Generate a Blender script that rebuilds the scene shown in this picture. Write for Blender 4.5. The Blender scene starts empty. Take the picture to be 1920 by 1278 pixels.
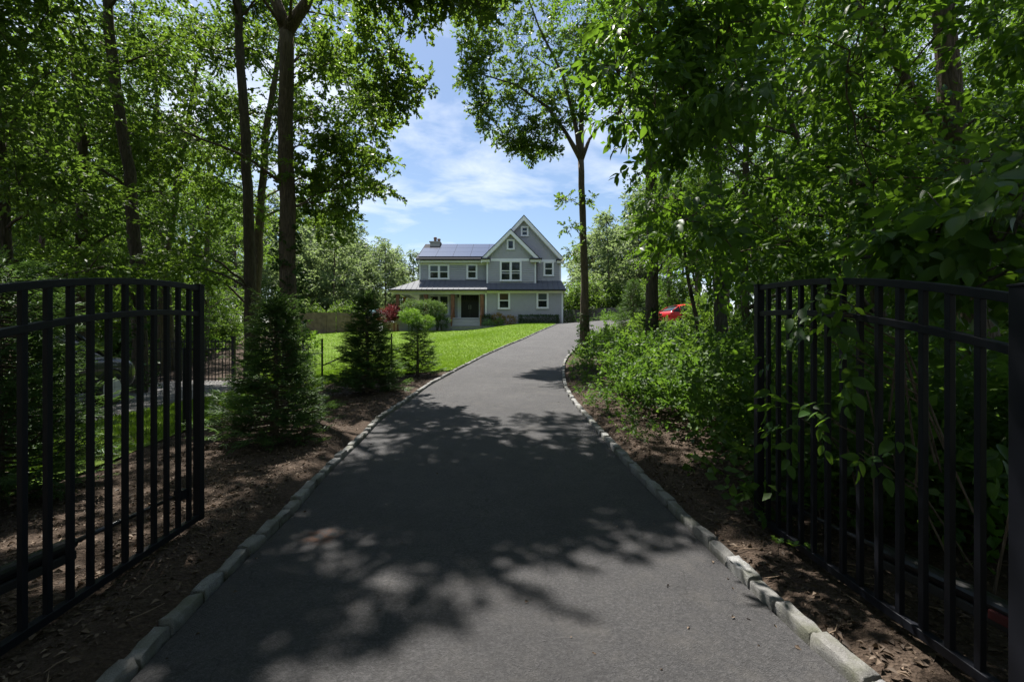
import bpy, math, random
import numpy as np
from mathutils import Vector, Matrix

random.seed(7)
rng = np.random.default_rng(11)
SUN_EL, SUN_AZ = math.radians(63), math.radians(-25)        # azimuth from +Y towards +X
scene = bpy.context.scene
COL = scene.collection
F, CX, CY, CZ = 853.33, 960.0, 639.0, 1.38      # camera: 16 mm on a 36 mm sensor, photo pixels

# ------------------------------------------------------------------ helpers
def P(px, py, Y):
    return np.array([(px - CX) / F * Y, Y, CZ + (CY - py) / F * Y])

def ss(a, b, x):
    t = np.clip((np.asarray(x, float) - a) / (b - a), 0, 1)
    return t * t * (3 - 2 * t)

_zy = np.array([-60, 2, 4, 5.2, 7.9, 12, 17, 25, 33, 41, 46, 60, 120, 400.])
_zz = np.array([-.3, 0, .015, .06, .2, .43, .73, 1.4, 2.2, 2.95, 3.0, 3.2, 4.0, 6.])
_fy = np.arange(-60, 400, .25)
_fz = np.interp(_fy, _zy, _zz)
_k = np.hanning(15); _k /= _k.sum()
_fz = np.convolve(np.pad(_fz, 7, 'edge'), _k, 'valid')

def T(X, Y):
    X = np.asarray(X, float); Y = np.asarray(Y, float)
    z = np.interp(Y, _fy, _fz)
    far = ss(24, 37, Y)
    drop = np.minimum(np.maximum(z, 0), .8) * ss(-.8, -10, X) * (1-far) + far * (.68 * ss(1.8, -5, X) + .15 * ss(-7, -15, X))
    rise = .35 * ss(3.5, 10, X) * ss(12, 26, Y)
    return z - drop + rise

def Tz(X, Y): return float(T(X, Y))

def G(px, py):
    """where the line of sight through a photo pixel meets the ground"""
    Ys = np.arange(1.2, 140, .02)
    X = (px - CX) / F * Ys
    z = CZ + (CY - py) / F * Ys
    hit = np.nonzero(T(X, Ys) >= z)[0]
    i = hit[0] if len(hit) else len(Ys) - 1
    return float(X[i]), float(Ys[i])

def link(o, parent=None):
    COL.objects.link(o)
    if parent: o.parent = parent
    return o

def origin(o):
    v = Vector((0, 0, 0))
    while o: v += o.location; o = o.parent
    return np.array(v)

def props(o, label=None, cat=None, group=None, kind=None):
    if label: o['label'] = label
    if cat: o['category'] = cat
    if group: o['group'] = group
    if kind: o['kind'] = kind
    return o

def thing(name, label, cat, loc=(0, 0, 0), group=None):
    o = bpy.data.objects.new(name, None)
    o.empty_display_size = .2
    COL.objects.link(o); o.location = loc
    return props(o, label, cat, group)

def mesh_np(name, V, Fs, mat, parent=None, smooth=False):
    """V (n,3); Fs: list of int arrays (m,k)"""
    V = np.asarray(V, float).reshape(-1, 3)
    if parent is not None: V = V - origin(parent)
    me = bpy.data.meshes.new(name)
    Fs = [np.asarray(f, dtype=np.int32) for f in Fs if len(f)]
    me.vertices.add(len(V)); me.vertices.foreach_set('co', V.astype(np.float32).ravel())
    nl = sum(f.size for f in Fs); npoly = sum(len(f) for f in Fs)
    me.loops.add(nl); me.polygons.add(npoly)
    me.loops.foreach_set('vertex_index', np.concatenate([f.ravel() for f in Fs]))
    tot = np.concatenate([np.full(len(f), f.shape[1], np.int32) for f in Fs])
    st = np.concatenate([[0], np.cumsum(tot)[:-1]]).astype(np.int32)
    me.polygons.foreach_set('loop_start', st)
    try: me.polygons.foreach_set('loop_total', tot)
    except Exception: pass
    if smooth: me.polygons.foreach_set('use_smooth', np.ones(npoly, bool))
    me.update(calc_edges=True); me.validate()
    if mat: me.materials.append(mat)
    return link(bpy.data.objects.new(name, me), parent)

class MB:
    """collects shapes, links them as one mesh object"""
    def __init__(s): s.v = []; s.f = []
    def add(s, vs, fs):
        n = len(s.v); s.v += [tuple(map(float, v)) for v in vs]
        s.f += [tuple(int(i) + n for i in f) for f in fs]
    def box(s, x0, y0, z0, x1, y1, z1):
        s.add([(x0,y0,z0),(x1,y0,z0),(x1,y1,z0),(x0,y1,z0),(x0,y0,z1),(x1,y0,z1),(x1,y1,z1),(x0,y1,z1)],
              [(0,3,2,1),(4,5,6,7),(0,1,5,4),(1,2,6,5),(2,3,7,6),(3,0,4,7)])
    def bar(s, a, b, w, h, up=(0, 0, 1)):
        a = Vector(a); b = Vector(b); d = (b - a).normalized(); u = Vector(up)
        r = d.cross(u).normalized(); u = r.cross(d).normalized()
        q = []
        for p in (a, b):
            for i, j in ((-1,-1),(1,-1),(1,1),(-1,1)): q.append(p + r*(i*w/2) + u*(j*h/2))
        s.add(q, [(0,1,2,3),(7,6,5,4),(0,4,5,1),(1,5,6,2),(2,6,7,3),(3,7,4,0)])
    def rail(s, pts, w, h):
        """a rectangular bar swept along points"""
        n = len(pts); q = []
        for i, p in enumerate(pts):
            p = Vector(p); d = (Vector(pts[min(i+1, n-1)]) - Vector(pts[max(i-1, 0)])).normalized()
            r = d.cross(Vector((0,0,1))).normalized(); u = r.cross(d).normalized()
            for a, b in ((-1,-1),(1,-1),(1,1),(-1,1)): q.append(p + r*(a*w/2) + u*(b*h/2))
        fs = [(0,1,2,3), tuple(4*(n-1)+k for k in (3,2,1,0))]
        for i in range(n-1):
            for k in range(4): fs.append((4*i+k, 4*i+4+k, 4*i+4+(k+1)%4, 4*i+(k+1)%4))
        s.add(q, fs)
    def tube(s, pts, rad, n=10, cap=True, wob=0, rnd=random):
        m = len(pts)
        if not hasattr(rad, '__len__'): rad = [rad]*m
        q = []; prev = None
        for i, p in enumerate(pts):
            p = Vector(p); d = (Vector(pts[min(i+1, m-1)]) - Vector(pts[max(i-1, 0)]))
            d = d.normalized() if d.length > 1e-9 else Vector((0,0,1))
            if prev is None: prev = d.orthogonal().normalized()
            a = (prev - d*prev.dot(d)); a = a.normalized() if a.length > 1e-6 else d.orthogonal().normalized()
            b = d.cross(a); prev = a
            for k in range(n):
                t = 2*math.pi*k/n; r = rad[i]*(1+(rnd.uniform(-wob, wob) if wob else 0))
                q.append(p + a*(math.cos(t)*r) + b*(math.sin(t)*r))
        fs = []
        for i in range(m-1):
            for k in range(n): fs.append((n*i+k, n*i+(k+1)%n, n*i+n+(k+1)%n, n*i+n+k))
        if cap: fs.append(tuple(range(n-1, -1, -1))); fs.append(tuple(n*(m-1)+k for k in range(n)))
        s.add(q, fs)
    def prism(s, poly, axis, a, b):
        """polygon in the plane across axis ('x' -> (y,z), 'y' -> (x,z), 'z' -> (x,y)), from a to b"""
        mk = {'x': lambda p, t: (t, p[0], p[1]), 'y': lambda p, t: (p[0], t, p[1]), 'z': lambda p, t: (p[0], p[1], t)}[axis]
        n = len(poly)
        s.add([mk(p, a) for p in poly] + [mk(p, b) for p in poly],
              [tuple(range(n)), tuple(range(2*n-1, n-1, -1))] + [(i, i+n, (i+1) % n + n, (i+1) % n) for i in range(n)])
    def lathe(s, prof, c, n=16, axis='z'):
        q = []
        for r, h in prof:
            for k in range(n):
                t = 2*math.pi*k/n; a, b = r*math.cos(t), r*math.sin(t)
                q.append((c[0]+a, c[1]+b, c[2]+h) if axis == 'z' else ((c[0]+h, c[1]+a, c[2]+b) if axis == 'x' else (c[0]+a, c[1]+h, c[2]+b)))
        fs = []
        for i in range(len(prof)-1):
            for k in range(n): fs.append((n*i+k, n*i+(k+1)%n, n*i+n+(k+1)%n, n*i+n+k))
        fs.append(tuple(range(n-1,-1,-1))); fs.append(tuple(n*(len(prof)-1)+k for k in range(n)))
        s.add(q, fs)
    def build(s, name, mat, parent=None, smooth=False, bevel=0, sub=0):
        V = np.array(s.v) if s.v else np.zeros((0, 3))
        if parent is not None: V = V - origin(parent)
        me = bpy.data.meshes.new(name); me.from_pydata(V.tolist(), [], s.f); me.update()
        import bmesh
        bm = bmesh.new(); bm.from_mesh(me); bmesh.ops.recalc_face_normals(bm, faces=bm.faces); bm.to_mesh(me); bm.free()
        if smooth: me.polygons.foreach_set('use_smooth', [True]*len(me.polygons))
        if mat: me.materials.append(mat)
        o = link(bpy.data.objects.new(name, me), parent)
        if bevel:
            m = o.modifiers.new('bevel', 'BEVEL'); m.width = bevel; m.segments = 2; m.limit_method = 'ANGLE'
        if sub:
            m = o.modifiers.new('sub', 'SUBSURF'); m.levels = sub; m.render_levels = sub
        return o

# ------------------------------------------------------------------ materials
class NT:
    def __init__(s, name):
        s.m = bpy.data.materials.new(name); s.m.use_nodes = True
        s.n = s.m.node_tree.nodes; s.l = s.m.node_tree.links; s.n.clear()
        s.out = s.n.new('ShaderNodeOutputMaterial'); s.b = s.n.new('ShaderNodeBsdfPrincipled')
        s.l.new(s.b.outputs[0], s.out.inputs[0])
    def node(s, t, **k):
        x = s.n.new(t)
        for a, b in k.items(): setattr(x, a, b)
        return x
    def obj(s): return s.node('ShaderNodeTexCoord').outputs['Object']
    def mapped(s, vec, scale):
        m = s.node('ShaderNodeMapping'); m.inputs['Scale'].default_value = scale; s.l.new(vec, m.inputs[0]); return m.outputs[0]
    def noise(s, vec, scale, detail=4, rough=.55, dist=0):
        x = s.node('ShaderNodeTexNoise'); x.inputs['Scale'].default_value = scale; x.inputs['Detail'].default_value = detail
        x.inputs['Roughness'].default_value = rough; x.inputs['Distortion'].default_value = dist
        if vec: s.l.new(vec, x.inputs['Vector'])
        return x.outputs['Fac']
    def voro(s, vec, scale, feat='F1'):
        x = s.node('ShaderNodeTexVoronoi'); x.feature = feat; x.inputs['Scale'].default_value = scale
        if vec: s.l.new(vec, x.inputs['Vector'])
        return x
    def ramp(s, fac, stops, interp='LINEAR'):
        x = s.node('ShaderNodeValToRGB'); x.color_ramp.interpolation = interp; e = x.color_ramp.elements
        while len(e) < len(stops): e.new(.5)
        for k, (p, c) in zip(e, stops): k.position = p; k.color = (*c, 1) if len(c) == 3 else c
        if fac is not None: s.l.new(fac, x.inputs[0])
        return x.outputs[0]
    def mix(s, fac, a, b, mode='MIX'):
        x = s.node('ShaderNodeMix', data_type='RGBA', blend_type=mode)
        for i, v in ((0, fac), (6, a), (7, b)):
            if hasattr(v, 'is_linked'): s.l.new(v, x.inputs[i])
            else: x.inputs[i].default_value = (v if i == 0 else (*v, 1))
        return x.outputs[2]
    def math(s, op, a, b=0):
        x = s.node('ShaderNodeMath', operation=op)
        for i, v in ((0, a), (1, b)):
            if hasattr(v, 'is_linked'): s.l.new(v, x.inputs[i])
            else: x.inputs[i].default_value = v
        return x.outputs[0]
    def color(s, c):
        if hasattr(c, 'is_linked'): s.l.new(c, s.b.inputs['Base Color'])
        else: s.b.inputs['Base Color'].default_value = (*c, 1)
    def set(s, **k):
        for a, v in k.items():
            i = s.b.inputs[a.replace('_', ' ')]
            if hasattr(v, 'is_linked'): s.l.new(v, i)
            else: i.default_value = v
    def bump(s, h, strength=.5, dist=.01):
        x = s.node('ShaderNodeBump'); x.inputs['Strength'].default_value = strength; x.inputs['Distance'].default_value = dist
        s.l.new(h, x.inputs['Height']); s.l.new(x.outputs[0], s.b.inputs['Normal'])

def simple(name, c, rough=.5, metal=0, var=.12, scale=6, bump=0, spec=.5):
    t = NT(name); v = t.obj(); n = t.noise(v, scale, 5)
    t.color(t.ramp(n, [(.25, tuple(x*(1-var) for x in c)), (.75, tuple(min(1, x*(1+var)) for x in c))]))
    t.set(Roughness=rough, Metallic=metal, Specular_IOR_Level=spec)
    if bump: t.bump(t.noise(v, scale*12, 4), bump, .004)
    return t.m

def leaf_mat(name, stops, trans, fac=.42, rough=.5, spec=.25):
    t = NT(name)
    g = t.node('ShaderNodeNewGeometry').outputs['Random Per Island']
    oi = t.node('ShaderNodeObjectInfo').outputs['Random']
    big = t.noise(t.obj(), .55, 2)
    r = t.math('ADD', t.math('MULTIPLY', g, .6), t.math('ADD', t.math('MULTIPLY', oi, .16), t.math('MULTIPLY', big, .34)))
    col = t.ramp(r, stops)
    t.color(col); t.set(Roughness=rough, Specular_IOR_Level=spec)
    tr = t.node('ShaderNodeBsdfTranslucent')
    t.l.new(t.mix(.6, col, trans, 'MIX'), tr.inputs[0])
    mx = t.node('ShaderNodeMixShader'); mx.inputs[0].default_value = fac
    t.l.new(t.b.outputs[0], mx.inputs[1]); t.l.new(tr.outputs[0], mx.inputs[2]); t.l.new(mx.outputs[0], t.out.inputs[0])
    return t.m

M = {}
M['oak'] = leaf_mat('oak_leaf', [(.1, (.03,.062,.014)), (.45, (.055,.105,.02)), (.8, (.1,.15,.03)), (1, (.17,.18,.035))], (.22,.36,.026), fac=.47)
M['wood'] = leaf_mat('woodland_leaf', [(.1, (.03,.062,.016)), (.5, (.058,.11,.024)), (.85, (.1,.155,.034)), (1, (.16,.19,.045))], (.2,.34,.028), fac=.45)
M['far'] = leaf_mat('hazed_far_leaf', [(.1, (.065,.105,.055)), (.5, (.1,.15,.075)), (.85, (.14,.19,.09)), (1, (.18,.22,.1))], (.3,.4,.12), fac=.5)  # paler than the woodland leaf: distance haze put into the leaf colour
M['beech'] = leaf_mat('beech_leaf', [(.1, (.02,.055,.012)), (.5, (.036,.088,.016)), (.85, (.06,.125,.022)), (1, (.1,.17,.03))], (.21,.38,.02), fac=.47, rough=.45, spec=.28)
M['under'] = leaf_mat('undergrowth_leaf', [(.1, (.02,.052,.012)), (.5, (.042,.092,.018)), (.85, (.075,.135,.025)), (1, (.13,.17,.035))], (.15,.29,.022), fac=.44, rough=.55, spec=.3)
M['conifer'] = leaf_mat('conifer_needles', [(.1, (.028,.06,.024)), (.5, (.052,.105,.034)), (.85, (.09,.15,.042)), (1, (.15,.14,.05))], (.14,.25,.035), fac=.36, rough=.5)
M['ivy'] = leaf_mat('ivy_leaf', [(.1, (.015,.042,.012)), (.6, (.035,.08,.02)), (1, (.08,.13,.03))], (.1,.2,.03), fac=.3)
M['red'] = leaf_mat('red_maple_leaf', [(.1, (.06,.014,.018)), (.6, (.13,.03,.035)), (1, (.2,.06,.055))], (.25,.04,.04), fac=.3)
M['rhodo'] = leaf_mat('rhododendron_leaf', [(.1, (.05,.1,.03)), (.6, (.11,.19,.05)), (1, (.22,.3,.1))], (.2,.32,.05), fac=.3)
M['lime'] = leaf_mat('lime_leaf', [(.1, (.07,.15,.02)), (.6, (.13,.25,.03)), (1, (.22,.34,.05))], (.25,.42,.03), fac=.35)
M['gold'] = leaf_mat('gold_leaf', [(.1, (.12,.1,.02)), (.5, (.3,.2,.03)), (1, (.4,.22,.06))], (.4,.3,.04), fac=.3)
M['hosta'] = leaf_mat('hosta_leaf', [(.1, (.1,.2,.08)), (.6, (.18,.32,.13)), (1, (.35,.45,.25))], (.25,.4,.1), fac=.3)
M['box'] = leaf_mat('boxwood_leaf', [(.1, (.025,.06,.018)), (.6, (.05,.105,.026)), (1, (.085,.15,.035))], (.12,.22,.03), fac=.3)
M['grass'] = leaf_mat('grass_blade', [(.1, (.085,.16,.014)), (.5, (.135,.225,.018)), (1, (.2,.27,.03))], (.22,.38,.02), fac=.4, rough=.5)
M['litter'] = leaf_mat('litter_leaf', [(.1, (.03,.021,.015)), (.5, (.09,.064,.045)), (.8, (.18,.135,.1)), (1, (.34,.28,.21))], (.12,.08,.04), fac=.1, rough=.7)

def bark(name, a, b):
    t = NT(name); v = t.mapped(t.obj(), (1, 1, .16))
    n = t.noise(v, 26, 6, .65, .6); w = t.voro(v, 34).outputs['Distance']
    big = t.noise(t.obj(), 1.3, 3)
    c = t.mix(t.math('MULTIPLY', big, .5), t.ramp(n, [(.3, a), (.7, b)]), (.05, .055, .04))
    t.color(c); t.set(Roughness=.9, Specular_IOR_Level=.2)
    t.bump(t.math('ADD', n, w), 1, .03); return t.m
M['bark'] = bark('oak_bark', (.07,.052,.04), (.24,.18,.135))
M['bark_grey'] = bark('grey_bark', (.06,.055,.048), (.2,.185,.165))
M['bark_dark'] = bark('dark_bark', (.045,.035,.027), (.16,.125,.095))

def mk_ground():
    t = NT('forest_soil'); v = t.obj()
    n1 = t.noise(v, 1.1, 5); n2 = t.noise(v, 30, 6, .7); vo = t.voro(v, 55); n3 = t.noise(v, 7, 4)
    c = t.ramp(n2, [(.3, (.034,.024,.017)), (.55, (.074,.053,.039)), (.8, (.17,.128,.096))])
    c = t.mix(t.math('MULTIPLY', n1, .5), c, (.055,.039,.03))
    chip = t.ramp(vo.outputs['Color'], [(.86, (0,0,0)), (.95, (1,1,1))])
    c = t.mix(t.math('MULTIPLY', chip, .35), c, (.22,.165,.125))
    t.color(c); t.set(Roughness=.95, Specular_IOR_Level=.15)
    t.bump(t.math('ADD', t.math('ADD', n2, t.math('MULTIPLY', vo.outputs['Distance'], .8)), n3), .9, .03); return t.m
M['soil'] = mk_ground()

def mk_asphalt():
    t = NT('asphalt'); v = t.obj()
    vo = t.voro(v, 170); n = t.noise(v, 420, 3, .7); big = t.noise(v, .8, 4); mid = t.noise(v, 7, 5)
    g = t.ramp(vo.outputs['Color'], [(.1, (.031,.031,.033)), (.6, (.047,.046,.049)), (.92, (.07,.066,.064)), (.99, (.2,.19,.18))])
    c = t.mix(.5, g, t.ramp(n, [(.3, (.038,.037,.039)), (.7, (.105,.1,.098))]))
    gr = t.noise(v, 55, 9, .85); c = t.mix(.55, c, t.ramp(gr, [(.36, (.015,.015,.017)), (.5, (.05,.0495,.053)), (.64, (.14,.137,.14))]))
    c = t.mix(t.math('MULTIPLY', t.ramp(big, [(.38, (0,0,0)), (.62, (1,1,1))]), .4), c, (.03,.029,.031))
    c = t.mix(t.math('MULTIPLY', t.ramp(t.noise(v, 2.6, 6, .7), [(.52, (0,0,0)), (.7, (1,1,1))]), .3), c, (.12,.11,.1))
    c = t.mix(t.math('MULTIPLY', t.ramp(mid, [(.45, (0,0,0)), (.75, (1,1,1))]), .25), c, (.09,.085,.082))
    cr = t.node('ShaderNodeTexVoronoi'); cr.feature = 'DISTANCE_TO_EDGE'; cr.inputs['Scale'].default_value = .55
    wv = t.node('ShaderNodeVectorMath', operation='ADD'); t.l.new(v, wv.inputs[0])
    nn = t.node('ShaderNodeTexNoise'); nn.inputs['Scale'].default_value = 3; nn.inputs['Detail'].default_value = 6; t.l.new(v, nn.inputs['Vector'])
    t.l.new(nn.outputs['Color'], wv.inputs[1]); t.l.new(wv.outputs[0], cr.inputs['Vector'])
    dv = t.node('ShaderNodeVectorMath', operation='DISTANCE'); t.l.new(v, dv.inputs[0]); dv.inputs[1].default_value = (-1.33, 3.18, .02)
    st = t.math('MULTIPLY', t.ramp(dv.outputs['Value'], [(.03, (1,1,1)), (.17, (0,0,0))]), t.ramp(t.noise(v, 14, 4), [(.4, (0,0,0)), (.6, (.7,.7,.7))]))
    c = t.mix(st, c, (.15,.06,.025))
    crack = t.ramp(cr.outputs['Distance'], [(0, (1,1,1)), (.006, (0,0,0))])
    c = t.mix(t.math('MULTIPLY', crack, .5), c, (.02,.02,.02))
    t.color(c); t.set(Roughness=.82, Specular_IOR_Level=.3)
    t.bump(t.math('ADD', t.math('ADD', vo.outputs['Distance'], n), gr), .8, .01); return t.m
M['asphalt'] = mk_asphalt()

def mk_stone():
    t = NT('granite_block'); v = t.obj()
    isl = t.node('ShaderNodeNewGeometry').outputs['Random Per Island']
    n = t.noise(v, 9, 6, .65); sp = t.noise(v, 160, 3, .8)
    c = t.mix(.35, t.ramp(n, [(.3, (.1,.102,.105)), (.7, (.3,.302,.305))]), t.ramp(sp, [(.38, (.05,.05,.052)), (.62, (.5,.495,.485))]))
    c = t.mix(t.math('MULTIPLY', isl, .55), c, (.15,.14,.125))
    moss = t.ramp(t.noise(v, 6, 6), [(.5, (0,0,0)), (.66, (1,1,1))])
    c = t.mix(t.math('MULTIPLY', moss, .6), c, (.09,.095,.05))
    t.color(c); t.set(Roughness=.85, Specular_IOR_Level=.3); t.bump(t.math('ADD', n, sp), .8, .012); return t.m
M['stone'] = mk_stone()

def mk_gravel():
    t = NT('gravel'); v = t.obj(); vo = t.voro(v, 32); n = t.noise(v, 2, 4)
    c = t.ramp(vo.outputs['Color'], [(.1, (.07,.068,.068)), (.5, (.14,.135,.135)), (.95, (.27,.26,.25))])
    c = t.mix(t.math('MULTIPLY', n, .4), c, (.1,.092,.085)); t.color(c); t.set(Roughness=.9)
    t.bump(vo.outputs['Distance'], 1, .03); return t.m
M['gravel'] = mk_gravel()

def mk_lawn():
    t = NT('lawn_turf'); v = t.obj(); n = t.noise(v, 1.2, 5); f = t.noise(v, 45, 5, .7)
    c = t.ramp(f, [(.3, (.07,.135,.011)), (.55, (.115,.2,.016)), (.8, (.16,.24,.025))])
    c = t.mix(t.math('MULTIPLY', t.ramp(n, [(.35, (0,0,0)), (.7, (1,1,1))]), .6), c, (.15,.19,.025))
    n4 = t.noise(v, .35, 3); c = t.mix(t.math('MULTIPLY', t.ramp(n4, [(.45, (0,0,0)), (.6, (1,1,1))]), .35), c, (.075,.13,.012))
    t.color(c); t.set(Roughness=.85, Specular_IOR_Level=.2); t.bump(f, 1, .04); return t.m
M['lawn'] = mk_lawn()

M['black_metal'] = simple('black_powder_coat', (.007,.008,.0125), .5, 0, .25, 9, 0, .25)
M['black_tube'] = simple('black_tube', (.012,.012,.014), .3)
M['siding'] = simple('grey_siding', (.37,.37,.395), .6, 0, .05, 3)
M['trim'] = simple('white_trim', (.78,.79,.8), .5, 0, .04, 4)
M['soffit'] = simple('cream_soffit', (.66,.67,.6), .6, 0, .04, 4)
M['gutter'] = simple('black_gutter', (.013,.012,.012), .35)
M['shingle'] = simple('roof_shingle', (.05,.05,.056), .95, 0, .35, 14, .6, .1)
M['metal_roof'] = simple('standing_seam_metal', (.1,.108,.125), .7, 0, .12, 3, 0, .15)
M['cedar'] = simple('cedar_post', (.2,.085,.04), .55, 0, .35, 5)
M['oldfence'] = simple('weathered_fence', (.17,.125,.09), .85, 0, .4, 3, .4)
M['greyfence'] = simple('grey_fence', (.15,.14,.13), .85, 0, .3, 3, .4)
M['deck'] = simple('grey_deck', (.42,.42,.44), .6, 0, .08, 5)
M['bluestone'] = simple('bluestone', (.15,.155,.165), .75, 0, .3, 5, .4)
M['chimney'] = simple('pale_masonry', (.42,.4,.37), .85, 0, .25, 9, .6)
M['pot'] = simple('clay_pot', (.13,.085,.07), .8)
M['door'] = simple('black_door', (.008,.008,.010), .3)
M['teal'] = simple('teal_canvas', (.14,.3,.36), .8, 0, .15, 4)
M['redpaint'] = None
def glass(name, c, rough=.04):
    t = NT(name); t.color(c); t.set(Roughness=rough, Specular_IOR_Level=.6)
    v = t.obj(); t.bump(t.noise(v, 1.5, 2), .08, .02); return t.m
M['glass'] = glass('window_glass', (.012,.015,.017))
M['autoglass'] = glass('car_glass', (.02,.026,.028), .03)
M['solar'] = glass('solar_cell', (.05,.065,.11), .16)
M['solarframe'] = simple('solar_frame', (.05,.055,.065), .9, 0, .1, 6, 0, .05)
def paint(name, c):
    t = NT(name); t.color(c); t.set(Roughness=.4, Coat_Weight=.6, Coat_Roughness=.06, Metallic=0, Specular_IOR_Level=.3)
    n = t.noise(t.obj(), 500, 2); t.bump(n, .03, .001); return t.m
M['redpaint'] = paint('red_paint', (.52,.018,.016))
M['darkpaint'] = paint('charcoal_paint', (.008,.009,.012))
M['rubber'] = simple('tyre_rubber', (.014,.014,.015), .8)
M['alloy'] = simple('alloy_rim', (.7,.71,.73), .4, .1)
M['plastic'] = simple('dark_plastic', (.02,.02,.021), .6)
M['lamp_clear'] = glass('headlamp', (.4,.42,.44), .08)
M['lamp_red'] = glass('tail_lamp', (.3,.008,.008), .1)
M['twig'] = simple('dry_twig', (.17,.12,.08), .9, 0, .4, 8)
M['redplastic'] = simple('red_plastic', (.075,.008,.009), .6)
M['wire'] = simple('wire_mesh', (.03,.034,.03), .5, .4)
M['string'] = simple('garden_post', (.32,.22,.11), .7)

# ------------------------------------------------------------------ leaves
def leaf_simple(L, w, fold=.25, droop=.12):
    V = np.array([(0,0,0), (-w/2, .48*L, fold*w/2), (0, L, -droop*L), (w/2, .48*L, fold*w/2)])
    return V, [np.array([(0,3,2), (0,2,1)])]

def leaf_lobed(L, w):
    o = [(0,0), (.30,.20), (.14,.36), (.50,.56), (.20,.68), (.30,.86)]
    R = [(x*w, y*L, .18*x*w) for x, y in o[1:]]; Lf = [(-x, y, z) for x, y, z in R]
    V = np.array([(0,0,0)] + R + [(0, L, -.1*L)] + Lf[::-1] + [(0, .55*L, 0)])
    n = 12; ring = list(range(12)); c = 12
    return V, [np.array([(c, ring[i], ring[(i+1) % 12]) for i in range(12)])]

def leaf_fine(L, w, droop=.2):
    ts = [0, .12, .32, .55, .78, .92, 1.0]; hw = [.04, .34, .5, .48, .3, .13, .0]
    V = []
    for t, h in zip(ts, hw):
        zc = -droop*L*t*t
        V += [(-h*w, t*L, zc+.3*h*w), (0, t*L, zc), (h*w, t*L, zc+.3*h*w)]
    Q = []
    for i in range(len(ts)-1):
        a = 3*i
        Q += [(a, a+1, a+4, a+3), (a+1, a+2, a+5, a+4)]
    return np.array(V), [np.array(Q)]

def euler(a, b, c):
    return np.array(Matrix.Rotation(c, 3, 'Z') @ Matrix.Rotation(b, 3, 'Y') @ Matrix.Rotation(a, 3, 'X'))

def spray(leaf, n, length, r, spread=1.0, both=True, tilt=.45):
    """a twig's worth of leaves along +Y"""
    LV, LF = leaf; Vs = []; Fs = []
    for i in range(n):
        t = (i + r.uniform(.1, .9)) / n
        side = 1 if i % 2 else -1
        ang = -side * r.uniform(.5, 1.25) * spread * (1 - .55*t)
        R = euler(r.normal(-.15, tilt), r.normal(0, tilt), ang)
        s = r.uniform(.65, 1.15)
        p = np.array([0, t*length, -.12*length*t*t]) + r.normal(0, .03*length, 3)
        Fs += [f + sum(len(v) for v in Vs) for f in LF]
        Vs.append(LV*s @ R.T + p)
    V = np.concatenate(Vs); k = Fs[0].shape[1]
    return V, np.concatenate(Fs)

def frames(D, r, roll=.5):
    """rotation matrices whose Y column is D and Z column leans up"""
    D = D / np.maximum(np.linalg.norm(D, axis=1, keepdims=True), 1e-6)
    up = np.tile([0, 0, 1.], (len(D), 1)) + r.normal(0, roll, (len(D), 3))
    X = np.cross(D, up); X /= np.maximum(np.linalg.norm(X, axis=1, keepdims=True), 1e-6)
    Z = np.cross(X, D)
    return np.stack([X, D, Z], axis=2)

def scatter(templates, Pos, D, r, smin=.75, smax=1.2, roll=.5):
    """copies of the templates at Pos along D -> V, F"""
    R = frames(D, r, roll); S = r.uniform(smin, smax, len(Pos)); which = r.integers(0, len(templates), len(Pos))
    Vs = []; Fs = []; off = 0
    for k, (TV, TF) in enumerate(templates):
        idx = np.nonzero(which == k)[0]
        if not len(idx): continue
        W = np.einsum('nij,vj->nvi', R[idx], TV) * S[idx, None, None] + Pos[idx, None, :]
        Fi = TF[None] + (np.arange(len(idx)) * len(TV))[:, None, None] + off
        Vs.append(W.reshape(-1, 3)); Fs.append(Fi.reshape(-1, TF.shape[1])); off += len(idx)*len(TV)
    return np.concatenate(Vs), np.concatenate(Fs)

def kit(leaf, n, length, k=4, seed=1, **kw):
    r = np.random.default_rng(seed); return [spray(leaf, n, length, r, **kw) for _ in range(k)]

KIT = {
    'oak': kit(leaf_lobed(.145, .105), 9, .38, seed=2),
    'wood': kit(leaf_simple(.13, .08), 12, .48, seed=3),
    'far': kit(leaf_simple(.3, .2), 9, .8, seed=4),
    'beech': kit(leaf_fine(.105, .052), 7, .32, seed=5, tilt=.3),
    'beech_mid': kit(leaf_simple(.1, .056), 11, .42, seed=6, tilt=.35),
    'under': kit(leaf_simple(.085, .055), 9, .28, seed=7),
    'small': kit(leaf_simple(.09, .05), 9, .25, seed=8),
    'ivy': kit(leaf_simple(.09, .08), 6, .2, seed=9),
    'big': kit(leaf_fine(.115, .058), 5, .26, seed=10, tilt=.4),
}

def clump_sprays(c, rad, n, r, nsub=6, out=.9, droop=-.1):
    """positions and directions of sprays filling one uneven clump"""
    c = np.asarray(c); rad = np.asarray(rad if hasattr(rad, '__len__') else [rad, rad, rad*.75])
    sub = r.normal(0, 1, (nsub, 3)); sub /= np.linalg.norm(sub, axis=1, keepdims=True)
    sub *= r.uniform(.25, .85, (nsub, 1))
    w = r.integers(0, nsub, n)
    q = sub[w] + r.normal(0, .27, (n, 3))
    D = q + r.normal(0, .45, (n, 3)); D[:, 2] = D[:, 2]*.6 + droop
    return c + q*rad, D

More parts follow.
